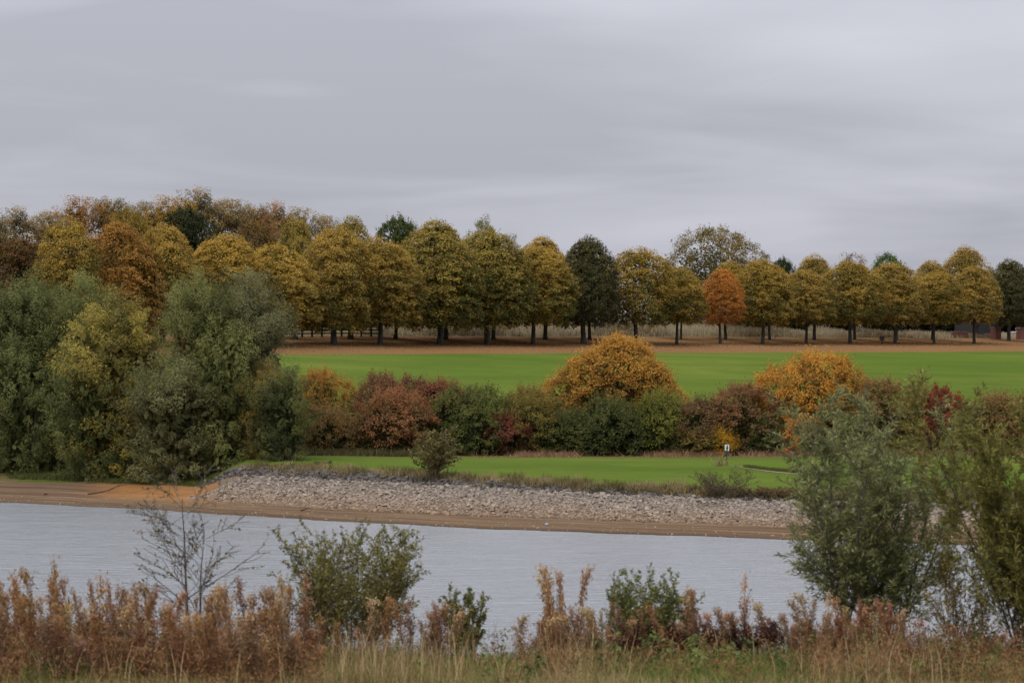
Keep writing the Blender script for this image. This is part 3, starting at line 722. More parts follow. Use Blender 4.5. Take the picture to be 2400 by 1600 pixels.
# ------------------------------------------------------------------ wood and single trees behind the avenue
def birch_pair(seed):
    rng = rngf(seed); cr = willow_crown(seed, 5.2, 5.0, 12.4, 230, 74, .16, .085, 2.4, 1.2, 1500)
    br = [(path(rng, (0, 0, -.2), (rng.normal() * .03, 0, 1), 14.6, 12, .03, .03), np.linspace(.16, .02, 12))]
    for i in range(16):
        a = rng.uniform(0, 6.28); z = rng.uniform(4, 13); br.append((path(rng, (0, 0, z), (math.cos(a) * .6, math.sin(a) * .6, 1), rng.uniform(1.2, 2.6), 6, .1, .05), np.linspace(.035, .01, 6)))
    return tubes_mesh('trunk', br, 5), cr
BIRCH = [birch_pair(200 + i) for i in range(5)]
ROUND = [lobe_crown(230 + i, 7.5, 7.0, 9.0, 18, 420, 36, .22, .15, .5, 0, .8, .5, .5, .25, 200, .8, .3, 3.0, 2200)[0] for i in range(2)]
def birch(px, top, label, c1, c2, i, back=42.0, wide=1.0):
    Y = (311.87 + back) / (1 - 1.215 * K(px)); X = K(px) * Y; h = Zof(top, Y) - gz(X, Y); tr, cr = BIRCH[i % 5]; s = h / 15.0
    tree('birch_tree', label, 'tree', X, Y, [('trunk', tr, M_BARK_BIRCH, (s * wide, s * wide, s), 0, None), ('crown', cr, M_LEAF, (s * wide, s * wide, s), 0, (c1, c2))], 'birches in the wood at left', rz=i * 1.9)
RB1, RB2 = (.16, .105, .042), (.37, .175, .050); BR1, BR2 = (.125, .105, .042), (.30, .195, .062); YB1, YB2 = (.17, .125, .030), (.40, .215, .032); GB1, GB2 = (.115, .102, .055), (.22, .165, .075)
birch(-18, 500, 'brown birch cut by the left edge of the picture', BR1, BR2, 0, wide=1.3)
birch(40, 482, 'leftmost whole birch on the skyline, brown and thin', GB1, BR2, 1, wide=1.2)
birch(108, 486, 'brown birch between the leftmost birch and the rusty one', GB1, BR2, 2, wide=1.3)
birch(190, 447, 'tall rusty birch with a pale trunk in the wood at left', RB1, RB2, 3, wide=1.25)
birch(262, 453, 'olive brown birch right of the tall rusty birch', BR1, BR2, 0, wide=1.2)
birch(335, 462, 'thin greyish birch left of the yellow one on the skyline', GB1, GB2, 2, 48, wide=1.0)
birch(400, 446, 'yellow birch on the skyline of the wood', YB1, YB2, 3, wide=1.25)
birch(468, 438, 'highest grey brown birch on the skyline of the wood', GB1, BR2, 1, wide=1.25)
birch(532, 456, 'grey brown birch right of the highest birch', GB1, BR2, 2, wide=1.3)
birch(598, 472, 'orange brown birch towards the right end of the wood', RB1, RB2, 0, wide=1.2)
birch(648, 470, 'narrow brown birch with a pointed top right of the orange brown one', BR1, RB2, 1, 46, wide=1.0)
birch(706, 474, 'brown birch with a thin spire near the right end of the wood', BR1, BR2, 3, wide=1.15)
birch(760, 496, 'last small brown birch at the right end of the wood', GB1, BR2, 2, wide=.9)
birch(-60, 520, 'brown birch just outside the left edge', BR1, RB2, 2, wide=1.3)
def roundtree(name, px, top, w, label, c1, c2, i, back, z0f=.12):
    Y = (311.87 + back) / (1 - 1.215 * K(px)); X = K(px) * Y; g = gz(X, Y); h = Zof(top, Y) - g; W = w / F * Y
    tree(name, label, 'tree', X, Y, [('trunk', LTR[i % 4], M_BARK, (1, 1, h / 9), 0, None), ('crown', ROUND[i % 2], M_LEAF, (W / 7.2, W / 7.2, h * (1 - z0f) / 9.0), h * z0f, (c1, c2))], None, rz=i * 1.3)
roundtree('oak_tree', 432, 488, 130, 'dark green round tree in the wood below the yellow birch', (.020, .030, .014), (.055, .055, .022), 0, 30)
roundtree('oak_tree', 305, 484, 120, 'olive yellow tree above the rusty orange lime', (.10, .09, .022), (.25, .165, .035), 1, 32)
roundtree('oak_tree', 605, 520, 130, 'dull brown green tree in the wood behind the yellow limes', (.06, .05, .022), (.17, .10, .032), 1, 30)
roundtree('oak_tree', 40, 560, 150, 'dark brown tree at the left edge above the dark willow', (.06, .05, .022), (.16, .085, .030), 0, 22)
roundtree('oak_tree', 930, 510, 110, 'dark green tree behind the golden limes at centre left', (.028, .045, .016), (.085, .10, .028), 0, 34)
roundtree('oak_tree', 2085, 592, 90, 'fresh green rounded tree behind the fourth lime from the right', (.035, .070, .020), (.085, .125, .032), 1, 45)
roundtree('oak_tree', 1832, 606, 60, 'small dark tree just right of the big open oak', (.020, .034, .014), (.05, .06, .02), 0, 40)
roundtree('oak_tree', 2392, 640, 120, 'dark tree at the right edge behind the gate piers', (.018, .024, .012), (.045, .040, .018), 1, 40)
OP1 = open_tree_parts(300, 15, 3.4, 160, 60, .66, .19, .14, .45, 30); OP2 = open_tree_parts(301, 14, 6.0, 10, 4, 1.05, .22, .16, .12, 50); OP3 = open_tree_parts(302, 11, 2.6, 60, 40, .6, .18, .13, .3, 40)
def opentree(px, top, w, label, parts, HH, RR, c1, c2, back, rz):
    Y = (311.87 + back) / (1 - 1.215 * K(px)); X = K(px) * Y; h = Zof(top, Y) - gz(X, Y); W = w / F * Y / 2 / RR
    tree('oak_tree', label, 'tree', X, Y, [('trunk', parts[0], M_BARK, (W, W, h / HH), 0, None), ('crown', parts[1], M_LEAF, (W, W, h / HH), 0, (c1, c2))], None, rz)
opentree(1130, 504, 100, 'airy green tree with branches against the sky above the olive lime', OP1, 15, 3.4, (.07, .085, .025), (.17, .15, .035), 46, .4)
opentree(1196, 545, 50, 'small thin green tree right of the airy green tree', OP3, 11, 2.6, (.055, .075, .022), (.13, .12, .035), 44, 1.2)
BROAD = lobe_crown(305, 13.5, 11, 11.5, 34, 900, 40, .22, .15, .66, 0, .8, .5, .55, .2, 260, 1.0, .36, 3.5, 2600, .2, .28, .82)[0]
_Y = (311.87 + 44) / (1 - 1.215 * K(1668)); _X = K(1668) * _Y; _h = Zof(538, _Y) - gz(_X, _Y)
tree('oak_tree', 'broad open oak with brown green leaves towering behind the small orange tree', 'tree', _X, _Y, [('trunk', OP2[0], M_BARK, (.9, .9, _h / 14.5), 0, None), ('crown', BROAD, M_LEAF, (238 / F * _Y / 13.2, .95, (_h - 2.5) / 11.4), 2.5, ((.072, .074, .026), (.22, .150, .042)))], None, .6)
opentree(2005, 590, 80, 'thin reddish brown tree behind the fifth lime from the right', OP3, 11, 2.6, (.09, .07, .03), (.24, .12, .04), 42, 3.0)

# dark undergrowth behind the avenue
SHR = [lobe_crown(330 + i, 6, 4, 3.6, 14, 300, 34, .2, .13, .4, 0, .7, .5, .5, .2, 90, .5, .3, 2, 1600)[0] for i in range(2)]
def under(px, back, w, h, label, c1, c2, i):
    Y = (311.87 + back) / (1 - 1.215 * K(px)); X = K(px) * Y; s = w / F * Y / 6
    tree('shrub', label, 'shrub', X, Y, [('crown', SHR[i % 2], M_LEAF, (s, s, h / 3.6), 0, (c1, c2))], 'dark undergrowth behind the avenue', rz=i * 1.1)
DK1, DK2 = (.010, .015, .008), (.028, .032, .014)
for n, px in enumerate((560, 630, 700, 770, 835)): under(px, 28 + 3 * (n % 2), 110, 5.2, 'shrub behind the timber fence, its leaves coloured near black for the shade inside the wood', DK1, DK2, n)  # near-black leaf colour stands in for the shade inside the wood
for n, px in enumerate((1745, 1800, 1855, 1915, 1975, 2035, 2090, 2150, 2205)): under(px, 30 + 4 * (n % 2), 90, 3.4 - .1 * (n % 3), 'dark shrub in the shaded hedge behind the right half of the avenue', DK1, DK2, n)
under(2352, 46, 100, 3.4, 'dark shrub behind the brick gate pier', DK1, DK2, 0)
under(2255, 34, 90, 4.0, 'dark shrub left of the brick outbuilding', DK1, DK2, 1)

# timber fence below the golden limes
def build_fence():
    m = plain_material('fence_timber', (.022, .019, .017), .85, .4, 5); rng = rngf(3)
    r = None; P = []
    for px in np.linspace(662, 893, 11):
        Y = (311.87 + 16) / (1 - 1.215 * K(px)); X = K(px) * Y; P.append((X, Y, gz(X, Y)))
    r = empty('timber_fence', P[0]); prop(r, 'dark three-rail timber fence under the golden limes', 'fence')
    o0 = np.array(P[0]); dirv = nrm(np.array(P[-1][:2]) - np.array(P[0][:2])); rz = math.atan2(dirv[1], dirv[0])
    def box(w, d, h):
        v = np.array([[x, y, z] for x in (-.5, .5) for y in (-.5, .5) for z in (0, 1)], float) * [w, d, h]
        return mesh_np('timber', v, np.array([[0, 1, 3, 2], [4, 6, 7, 5], [0, 4, 5, 1], [2, 3, 7, 6], [0, 2, 6, 4], [1, 5, 7, 3]]))
    pm = box(.16, .16, 1.35); em = box(.28, .28, 1.5)
    for i, p in enumerate(P): link('post', em if i == len(P) - 1 else pm, m, r, tuple(np.array(p) - o0 - [0, 0, .1]), rz=rz)
    ln = np.linalg.norm(np.array(P[1][:2]) - np.array(P[0][:2])); rm = box(ln - .02, .05, .13)
    for i in range(len(P) - 1):
        c = (np.array(P[i]) + np.array(P[i + 1])) / 2 - o0; sl = math.atan2(P[i + 1][2] - P[i][2], ln)
        for z in (.30, .66, 1.02):
            o = link('rail', rm, m, r, (c[0] + .11 * dirv[1], c[1] - .11 * dirv[0], c[2] + z)); o.rotation_euler = (0, -sl, rz)
build_fence()

# brick piers, low wall and outbuilding at the right end
def brick_mat():
    m, nt, N, L = new_mat('red_brick'); tc = N('ShaderNodeTexCoord'); b = N('ShaderNodeTexBrick'); b.inputs['Scale'].default_value = 4.0
    b.inputs['Color1'].default_value = (.13, .040, .030, 1); b.inputs['Color2'].default_value = (.19, .062, .045, 1); b.inputs['Mortar'].default_value = (.16, .13, .11, 1)
    L(mapping(nt, tc.outputs['Object'], (1, 1, 1), (math.radians(90), 0, 0)), b.inputs['Vector']); p = N('ShaderNodeBsdfPrincipled'); L(b.outputs[0], p.inputs['Base Color']); p.inputs['Roughness'].default_value = .9
    o = N('ShaderNodeOutputMaterial'); L(p.outputs[0], o.inputs[0]); return m
def boxm(name, w, d, h, chamfer=0.0):
    v = np.array([[x, y, z] for x in (-.5, .5) for y in (-.5, .5) for z in (0, 1)], float) * [w, d, h]
    if chamfer: v[v[:, 2] > 0, :2] *= chamfer
    return mesh_np(name, v, np.array([[0, 1, 3, 2], [4, 6, 7, 5], [0, 4, 5, 1], [2, 3, 7, 6], [0, 2, 6, 4], [1, 5, 7, 3]]))
def build_gate():
    mb = brick_mat(); ms = plain_material('pier_cap_stone', (.10, .085, .08), .9); mdk = plain_material('outbuilding_boards', (.030, .026, .024), .9); mr = plain_material('outbuilding_roof', (.05, .045, .045), .8)
    def at(px, back): Y = (311.87 + back) / (1 - 1.215 * K(px)); X = K(px) * Y; return X, Y, gz(X, Y)
    for px, lab, back in ((2334, 'short red brick gate pier beside the dark tree trunk', 14), (2394, 'red brick gate pier at the right edge of the picture', 14)):
        r = empty('gate_pier', at(px, back), .6); prop(r, lab, 'pier', 'brick gate piers')
        link('shaft', boxm('shaft', 1.05, 1.05, 1.75), mb, r, (0, 0, -.2)); link('cap', boxm('cap', 1.25, 1.25, .16, .8), ms, r, (0, 0, 1.552))
    r = empty('brick_wall', at(2249, 18), .75); prop(r, 'low red brick wall left of the outbuilding', 'wall')
    link('wall', boxm('wall', 3.4, .34, 1.0), mb, r, (0, 0, -.2)); link('coping', boxm('coping', 3.5, .44, .10, .9), ms, r, (0, 0, .802))
    r = empty('outbuilding', at(2288, 22), .55); prop(r, 'dark low outbuilding half hidden under the last golden lime', 'building')
    link('wall', boxm('wall', 4.6, 4.0, 2.9), mdk, r, (0, 0, -.3)); link('plinth', boxm('plinth', 4.7, 4.1, .9), mb, r, (0, 0, -.35))
    link('door', boxm('door', 1.1, .08, 2.0), plain_material('outbuilding_door', (.02, .028, .03)), r, (-.8, -2.07, 0))
    v = np.array([(-2.6, -2.3, 2.61), (2.6, -2.3, 2.61), (2.6, 2.3, 2.61), (-2.6, 2.3, 2.61), (-2.6, 0, 4.2), (2.6, 0, 4.2)], float)
    me = bpy.data.meshes.new('roof'); me.from_pydata(v.tolist(), [], [(0, 1, 5, 4), (2, 3, 4, 5), (0, 4, 3), (1, 2, 5), (3, 2, 1, 0)]); link('roof', me, mr, r)
    # small dark bin on a post between the limes
    X, Y, z = at(2067, -1); r = empty('litter_bin', (X, Y, z)); prop(r, 'tiny dark bin on a post between the golden limes at right', 'bin')
    mk = plain_material('bin_black', (.012, .012, .014), .5); link('post', boxm('post', .09, .09, .45), mk, r); link('body', boxm('body', .55, .42, .55, 1.1), mk, r, (0, 0, .452))
build_gate()

# ------------------------------------------------------------------ hedge of thorn and maple across the middle
BUSHES = {}
def hedge_bush(name, px, top, w, label, c1, c2, seed, Y=174.5, bot=None, dense=1.0, L=.115, sprig=.6, cat='bush', kind='thorn', H0=None):
    X = K(px) * Y; g = gz(X, Y); H = Zof(top, Y) - g; W = w / F * Y * (1.0 if kind == 'maple' else 1.26); z0 = 0
    if bot is not None: z0 = max(0, Zof(bot, Y) - g)
    hh = H - z0; area = W * hh
    kw = dict(k=12 + int(area), n_cl=int((90 + 34 * area) * dense), per=30, L=L, Wl=L * .6, rad=.27, z0=z0, sprigs=int(60 + 14 * area), sprig_len=sprig, inner=int(500 + 110 * area), topv=.42)
    if kind == 'maple': kw.update(per=36, rad=.33, flat=.34, up=.8)
    if kind == 'maple':
        me, c, r = lobe_crown(seed, W * .96, min(W * .9, 4.5), hh * .97, core=.2, spreadq=.88, **kw); sc = (1, 1, 1)
    else:      # bushes of like size share a mesh, turned and stretched a little
        key = (max(1, round(W / 1.6)), max(1, round(hh / 1.6)), seed % 2)
        if key not in BUSHES:
            w_, h_ = key[0] * 1.6, key[1] * 1.6; ar = w_ * h_
            kw.update(k=12 + int(ar), n_cl=int(90 + 32 * ar), sprigs=int(90 + 22 * ar), inner=int(500 + 110 * ar), z0=0)
            BUSHES[key] = (lobe_crown(900 + seed, w_ * .96, min(w_ * .9, 4.5), h_ * .97, core=.33, spreadq=.7, **kw), w_, h_)
        (me, c, r), w_, h_ = BUSHES[key]; sc = (W / w_, min(1.2, W / w_), hh / h_)
    rng = rngf(seed + 1); br = []
    if z0 < .5:
        for i in range(7):
            a = rng.uniform(0, 6.28); br.append((path(rng, (math.cos(a) * .25, math.sin(a) * .25, -.1), (math.cos(a) * .5, math.sin(a) * .5, 1), hh * .8, 7, .12, .03), np.linspace(.06, .012, 7)))
    else:
        br.append((np.array([(0, 0, -.2), (.05, 0, z0 * .5), (0, .05, z0 + hh * .4)]), np.array([.22, .17, .10])))
        br += limbs_to(rng, c, z0 * .6, .2, z0 + hh * .25, 10)
    tr = tubes_mesh('stem', br, 5)
    tree(name, label, cat, X, Y, [('stem' if cat == 'bush' else 'trunk', tr, M_BARK, (1, 1, 1), 0, None), ('crown', me, M_LEAF, sc, 0, (c1, c2))])
YO = ((.150, .105, .030), (.40, .205, .044)); MAR = ((.070, .070, .028), (.195, .085, .050)); RUS = ((.078, .072, .026), (.26, .115, .054)); GRN = ((.042, .060, .020), (.135, .135, .038))
OLV = ((.064, .072, .024), (.210, .150, .042)); BRN = ((.078, .072, .028), (.225, .135, .052)); CRI = ((.080, .05, .026), (.22, .038, .028)); DGR = ((.032, .046, .018), (.105, .108, .034)); PNK = ((.095, .06, .035), (.22, .10, .055))
hedge_bush('maple_bush', 748, 866, 128, 'orange yellow bush at the left end of the hedge', (.10, .090, .028), (.34, .165, .040), 400, 178)
hedge_bush('maple_tree', 1432, 784, 300, 'big orange maple standing above the middle of the hedge', *YO, 401, 177.5, bot=985, dense=1.0, L=.14, cat='tree', kind='maple')
hedge_bush('maple_tree', 1905, 803, 250, 'orange maple at the right of the hedge, half behind the near willow', *((.17, .11, .028), (.44, .210, .040)), 402, 176.2, bot=1052, dense=1.0, L=.14, cat='tree', kind='maple')
hedge_bush('hawthorn_bush', 900, 874, 130, 'maroon hawthorn crown behind the rusty one at left', *MAR, 403, 177.5)
hedge_bush('hawthorn_bush', 968, 869, 120, 'highest dark maroon hawthorn in the left part of the hedge', *MAR, 404, 178)
hedge_bush('hawthorn_bush', 1032, 884, 110, 'maroon red hawthorn beside the dark green thorn', (.075, .066, .028), (.21, .075, .045), 405, 177)
hedge_bush('hawthorn_bush', 925, 912, 165, 'broad rusty hawthorn in front of the maroon ones', *RUS, 406, 174)
hedge_bush('thorn_bush', 775, 945, 130, 'dull brown bush left of the rusty hawthorn', *BRN, 407, 174)
hedge_bush('thorn_bush', 700, 930, 90, 'olive bush between the willows and the brown bush', *OLV, 408, 175)
hedge_bush('blackthorn_bush', 1118, 893, 180, 'dark green rounded blackthorn left of the big orange maple', *GRN, 409, 174.5)
hedge_bush('thorn_bush', 1195, 955, 90, 'small pink red bush at the foot of the dark green blackthorn', (.07, .05, .025), (.22, .07, .05), 410, 173.8)
hedge_bush('thorn_bush', 1248, 903, 130, 'olive bush against the left side of the big orange maple', *OLV, 411, 174.5)
hedge_bush('thorn_bush', 1335, 960, 130, 'low dark bush under the left side of the big orange maple', *DGR, 412, 174)
hedge_bush('blackthorn_bush', 1432, 918, 160, 'dark green blackthorn in front of the big orange maple', *DGR, 413, 173.6)
hedge_bush('thorn_bush', 1545, 914, 130, 'olive green bush at the right foot of the big orange maple', *((.06, .075, .022), (.17, .16, .035)), 414, 174)
hedge_bush('hawthorn_bush', 1632, 930, 110, 'dark maroon brown bush in the dip between the two maples', (.062, .064, .026), (.165, .090, .045), 415, 174)
hedge_bush('hawthorn_bush', 1738, 899, 150, 'reddish brown bush left of the right-hand maple', (.085, .080, .030), (.225, .110, .055), 416, 174.5)
hedge_bush('thorn_bush', 1690, 1010, 80, 'low yellow bush at the foot of the reddish brown bush', (.13, .10, .022), (.40, .22, .03), 417, 172.6)
hedge_bush('thorn_bush', 1645, 1012, 75, 'low grey green bush at the foot of the maroon brown bush', *OLV, 418, 172.7)
hedge_bush('thorn_bush', 1795, 965, 80, 'dark green bush in the gap before the right-hand maple', *DGR, 419, 173.5)
hedge_bush('maple_bush', 1872, 985, 70, 'low bright orange bush under the right-hand maple', (.25, .11, .022), (.52, .19, .028), 420, 173)
hedge_bush('thorn_bush', 1950, 950, 120, 'dark bush under the right half of the right-hand maple', *DGR, 421, 173.6)
hedge_bush('thorn_bush', 2060, 888, 170, 'brown olive bush right of the right-hand maple', *BRN, 422, 175)
hedge_bush('thorn_bush', 2150, 905, 110, 'brown bush left of the crimson bush', *BRN, 423, 174.5)
hedge_bush('spindle_bush', 2206, 891, 84, 'crimson bush, the reddest in the hedge', *CRI, 424, 173.2)
hedge_bush('thorn_bush', 2225, 935, 150, 'dark reddish brown bush below the crimson bush', (.05, .035, .024), (.16, .085, .04), 425, 173.6)
hedge_bush('thorn_bush', 2335, 920, 150, 'olive brown bush near the right edge behind the yellow green willow', *BRN, 426, 174.5)
hedge_bush('thorn_bush', 2430, 912, 130, 'olive brown bush cut by the right edge', *OLV, 427, 174.5)

# ------------------------------------------------------------------ willows on the far bank at left
WILLOWS = {}
def far_willow(px, top, w, Y, label, c1, c2, seed, dens=1.0, plume=1.0):
    X = K(px) * Y; g = gz(X, Y); H = Zof(top, Y) - g; W = w / F * Y; a = W * H
    low = H < 8.5; kk = ('low' if low else 'tall', seed % 3)
    if kk not in WILLOWS:
        WILLOWS[kk] = (willow_crown(seed, 4.4, 4.2, 6.4, 180, 150, .14, .040, .25, .85, 1800, .16), 4.4, 6.4) if low else (willow_crown(seed, 5.2, 5.0, 11.2, 310, 165, .15, .042, .25, 1.15, 3000, .12), 5.2, 11.2)
    cr, w0, h0 = WILLOWS[kk]; sc = (W / w0, min(W / w0, 1.15), H / h0)
    rng = rngf(seed); br = []
    for i in range(5):
        an = rng.uniform(0, 6.28); br.append((path(rng, (math.cos(an) * .3, math.sin(an) * .3, -.2), (math.cos(an) * .22, math.sin(an) * .22, 1), H * .5, 9, .05, .02), np.linspace(.16, .03, 9)))
    tree('willow_tree', label, 'tree', X, Y, [('trunk', tubes_mesh('trunk', br, 6), M_BARK_GREY, (1, 1, 1), 0, None), ('crown', cr, M_LEAF_WILLOW, (sc[0], sc[1], (H + .7) / h0), -.7, (c1, c2))], None, seed * 1.7)
GW = ((.082, .092, .030), (.220, .218, .076)); GY = ((.120, .112, .032), (.33, .255, .060)); SIL = ((.088, .090, .038), (.215, .208, .092)); DW = ((.060, .072, .025), (.170, .176, .062))
far_willow(-30, 650, 170, 178, 'dark willow cut by the left edge', *DW, 500)
far_willow(72, 618, 215, 179, 'tall dark grey green willow at the far left', *DW, 501)
far_willow(190, 652, 170, 177, 'dark green willow between the tall left one and the yellowing one', *GW, 502)
far_willow(300, 690, 240, 170, 'yellowing willow in the middle of the willow group', *GY, 503)
far_willow(484, 610, 172, 168.5, 'tallest grey green willow with a pointed top', *GW, 504)
far_willow(590, 645, 198, 169.5, 'tall brownish green willow at the right of the group', (.078, .080, .036), (.20, .190, .090), 505)
far_willow(60, 800, 190, 175, 'dark low sallow in front of the leftmost willows', *DW, 506, plume=.8)
far_willow(215, 835, 200, 169.5, 'dark green low sallow below the yellowing willow', *DW, 507, plume=.8)
far_willow(400, 850, 210, 166, 'silvery low sallow at the water side of the willow group', *SIL, 508, plume=.7)
far_willow(528, 765, 170, 166.5, 'olive grey sallow left of the stone embankment tip', *GW, 509, plume=.8)
far_willow(612, 855, 115, 166, 'sallow with yellowing top near the right end of the group', (.085, .082, .030), (.26, .185, .050), 510, plume=.8)
far_willow(664, 880, 135, 164, 'dark green sallow at the right end of the willow group', (.050, .062, .026), (.155, .150, .050), 511, plume=.8)

# ------------------------------------------------------------------ sign, sapling and shrubs on the meadow edge
def build_sign():
    Y = 161.0; X = K(1703) * Y; g = gz(X, Y)
    r = empty('marker_sign', (X, Y, g)); prop(r, 'small white marker sign with a dark figure on a green post in the meadow', 'sign')
    mg = plain_material('post_green', (.012, .05, .035), .5); mw = plain_material('board_white', (.72, .74, .74), .5, .05); md = plain_material('figure_dark', (.012, .035, .042), .5)
    link('post', boxm('post', .075, .075, 1.0), mg, r); board = link('board', boxm('board', .24, .03, .34), mw, r, (.015, -.06, .82))
    n = 14; th = np.arange(n) * 2 * math.pi / n
    def disc(cx, cz, rx, rz):
        v = [(cx + rx * math.cos(t), y, cz + rz * math.sin(t)) for y in (-.09, -.078) for t in th]
        f = [tuple(range(n))] + [(i, i + n, (i + 1) % n + n, (i + 1) % n) for i in range(n)]
        return v, f
    V, Fc = [], []
    for a in ((.03, 1.085, .042, .042), (.025, .97, .052, .085), (.01, .87, .035, .07)):
        v, f = disc(*a); k = len(V); V += v; Fc += [tuple(i + k for i in q) for q in f]
    me = bpy.data.meshes.new('figure'); me.from_pydata(V, [], Fc); link('figure', me, md, board, (-.015, .06, -.82))
    link('collar', boxm('collar', .12, .05, .22), mg, r, (.01, -.05, .60))
build_sign()

def litter():
    Y = 8.65 * F / (1229 - 800); X = K(1281) * Y; g = gz(X, Y); rng = rngf(77)
    import bmesh
    bm = bmesh.new(); bmesh.ops.create_icosphere(bm, subdivisions=2, radius=.09)
    for v in bm.verts: v.co *= 1 + rng.uniform(-.18, .18); v.co.z *= .7
    me = bpy.data.meshes.new('litter'); bm.to_mesh(me); bm.free()
    prop(link('litter', me, plain_material('litter_blue', (.28, .36, .46), .5), None, (X, Y, g + .05)), 'small pale blue scrap of litter on the mud by the water', 'litter')
litter()

def driftwood(px, s, ln, ang, label, seed):
    rng = rngf(seed); Y = 160.0
    for _ in range(4): Y = float(yshore(K(px) * Y)) + s / COSA
    X = K(px) * Y; d = (math.cos(ang), math.sin(ang), .03); main = path(rng, (0, 0, .04), d, ln, 8, .10, 0.0)
    br = [(main, np.linspace(.045, .014, 8))]
    for k in (3, 5): br.append((path(rng, main[k], (d[0] + rng.normal() * .5, d[1] + rng.normal() * .5, .35), ln * .3, 5, .12, 0), np.linspace(.02, .008, 5)))
    prop(link('driftwood', tubes_mesh('driftwood', br, 5), M_TWIG, None, (X, Y, gz(X, Y))), label, 'driftwood', 'driftwood on the mud')
driftwood(205, 4.6, 2.4, .1, 'long thin branch stranded on the mud at left below the willows', 31)
driftwood(105, 3.6, .8, 1.2, 'short dark stick on the mud near the left edge', 32)
driftwood(705, 2.9, .5, .7, 'small dark stick on the mud in front of the embankment', 33)
def path_edge():
    rng = rngf(90); n = 900; i = rng.uniform(6, 39, n); X = np.interp(i, np.arange(40), PATHX); Y = np.interp(i, np.arange(40), PATHY) + .75 + np.abs(rng.normal(size=n)) * .35; return X, Y
def small_tree(name, label, cat, px, Y, top, w, seed, stems, c1, c2, mat=M_LEAF, bark=M_TWIG, leafL=.09, leafW=.05, per=22, kids=(12, 5), ang=(40, 45), spread=.35, ratio=.4, r0=.035, trop=.06, leafang=50, up=.4, group=None, clear=.15, ratio2=.45, wig=.06, rad_min=.0, leafstart=.1):
    """bush or young tree from real stems, branches and twigs with single leaves"""
    X = K(px) * Y; g = gz(X, Y); H = Zof(top, Y) - g; W = w / F * Y; rng = rngf(seed); out = []
    lev = [dict(n=10, wig=wig, trop=.03, taper=.85), dict(kids=kids[0], start=clear, ang=ang[0], ratio=ratio, short=.45, n=7, wig=.10, trop=trop, rr=.5, taper=.8), dict(kids=kids[1], start=.15, ang=ang[1], ratio=ratio2, short=.4, n=5, wig=.13, trop=trop * .7, rr=.5)]
    for i in range(stems):
        a = 6.283 * (i + rng.uniform(0, .7)) / stems; sp = spread * rng.uniform(.3, 1.1) * (1 if stems > 1 else .1)
        grow(rng, (math.cos(a) * .05 * stems ** .5, math.sin(a) * .05 * stems ** .5, -.05), (math.cos(a) * sp, math.sin(a) * sp, 1), H * rng.uniform(.68, .98), r0 * rng.uniform(.7, 1.1), lev, out)
    allp = np.concatenate([b[0] for b in out]); sx = (W / 2) / np.percentile(np.abs(allp[:, 0]), 92); sx = min(max(sx, .5), 2.4); sz = H / np.percentile(allp[:, 2], 99.8)
    out = [(b[0] * [sx, sx, sz], np.maximum(b[1], rad_min), b[2]) for b in out]
    lv = Leaves(); twig_leaves(rng, lv, [b for b in out if b[2] >= 1], per, leafL, leafW, leafang, up, None, leafstart)
    parts = []; cur = []
    for bb in out + [(None, None, 0)]:
        if bb[2] == 0 and cur: parts.append(('stem', tubes_mesh('stem', cur, 3 if stems > 9 and r0 < .03 else 4), bark, (1, 1, 1), 0, None)); cur = []
        if bb[0] is not None: cur.append((bb[0], bb[1]))
    return tree(name, label, cat, X, Y, parts + [('foliage', lv.mesh('foliage'), mat, (1, 1, 1), 0, (c1, c2))], group)
small_tree('sapling', 'lone olive sapling growing at the top of the stone embankment', 'sapling', 1018, 150.6, 1000, 92, 601, 4, (.075, .072, .028), (.21, .175, .055), leafL=.14, leafW=.06, per=26, kids=(18, 6), spread=.16, ratio=.36, r0=.04, rad_min=.012)
small_tree('shrub', 'twiggy brownish shrub on the embankment top below the sign', 'shrub', 1693, 141.2, 1092, 115, 602, 16, (.07, .055, .035), (.14, .105, .055), leafL=.07, leafW=.03, per=9, kids=(8, 4), spread=.55, ratio=.5, r0=.016, rad_min=.007)
small_tree('shrub', 'low russet shrub by the near willow on the embankment top', 'shrub', 1815, 140.5, 1140, 110, 603, 16, (.08, .06, .028), (.20, .13, .05), leafL=.09, leafW=.05, per=24, kids=(8, 4), spread=.6, ratio=.5, r0=.014, rad_min=.007)
small_tree('shrub', 'low brown shrub beside the twiggy one on the embankment top', 'shrub', 1765, 141, 1140, 70, 604, 12, (.06, .05, .028), (.13, .10, .045), leafL=.08, leafW=.04, per=22, kids=(7, 4), spread=.6, ratio=.5, r0=.014, rad_min=.007)
small_tree('shrub', 'small green brown bush in the dry verge at the left end of the meadow', 'shrub', 757, 160, 1080, 40, 605, 10, (.05, .055, .02), (.13, .12, .04), leafL=.1, leafW=.05, per=26, kids=(6, 4), spread=.5, ratio=.5, r0=.014, rad_min=.007)

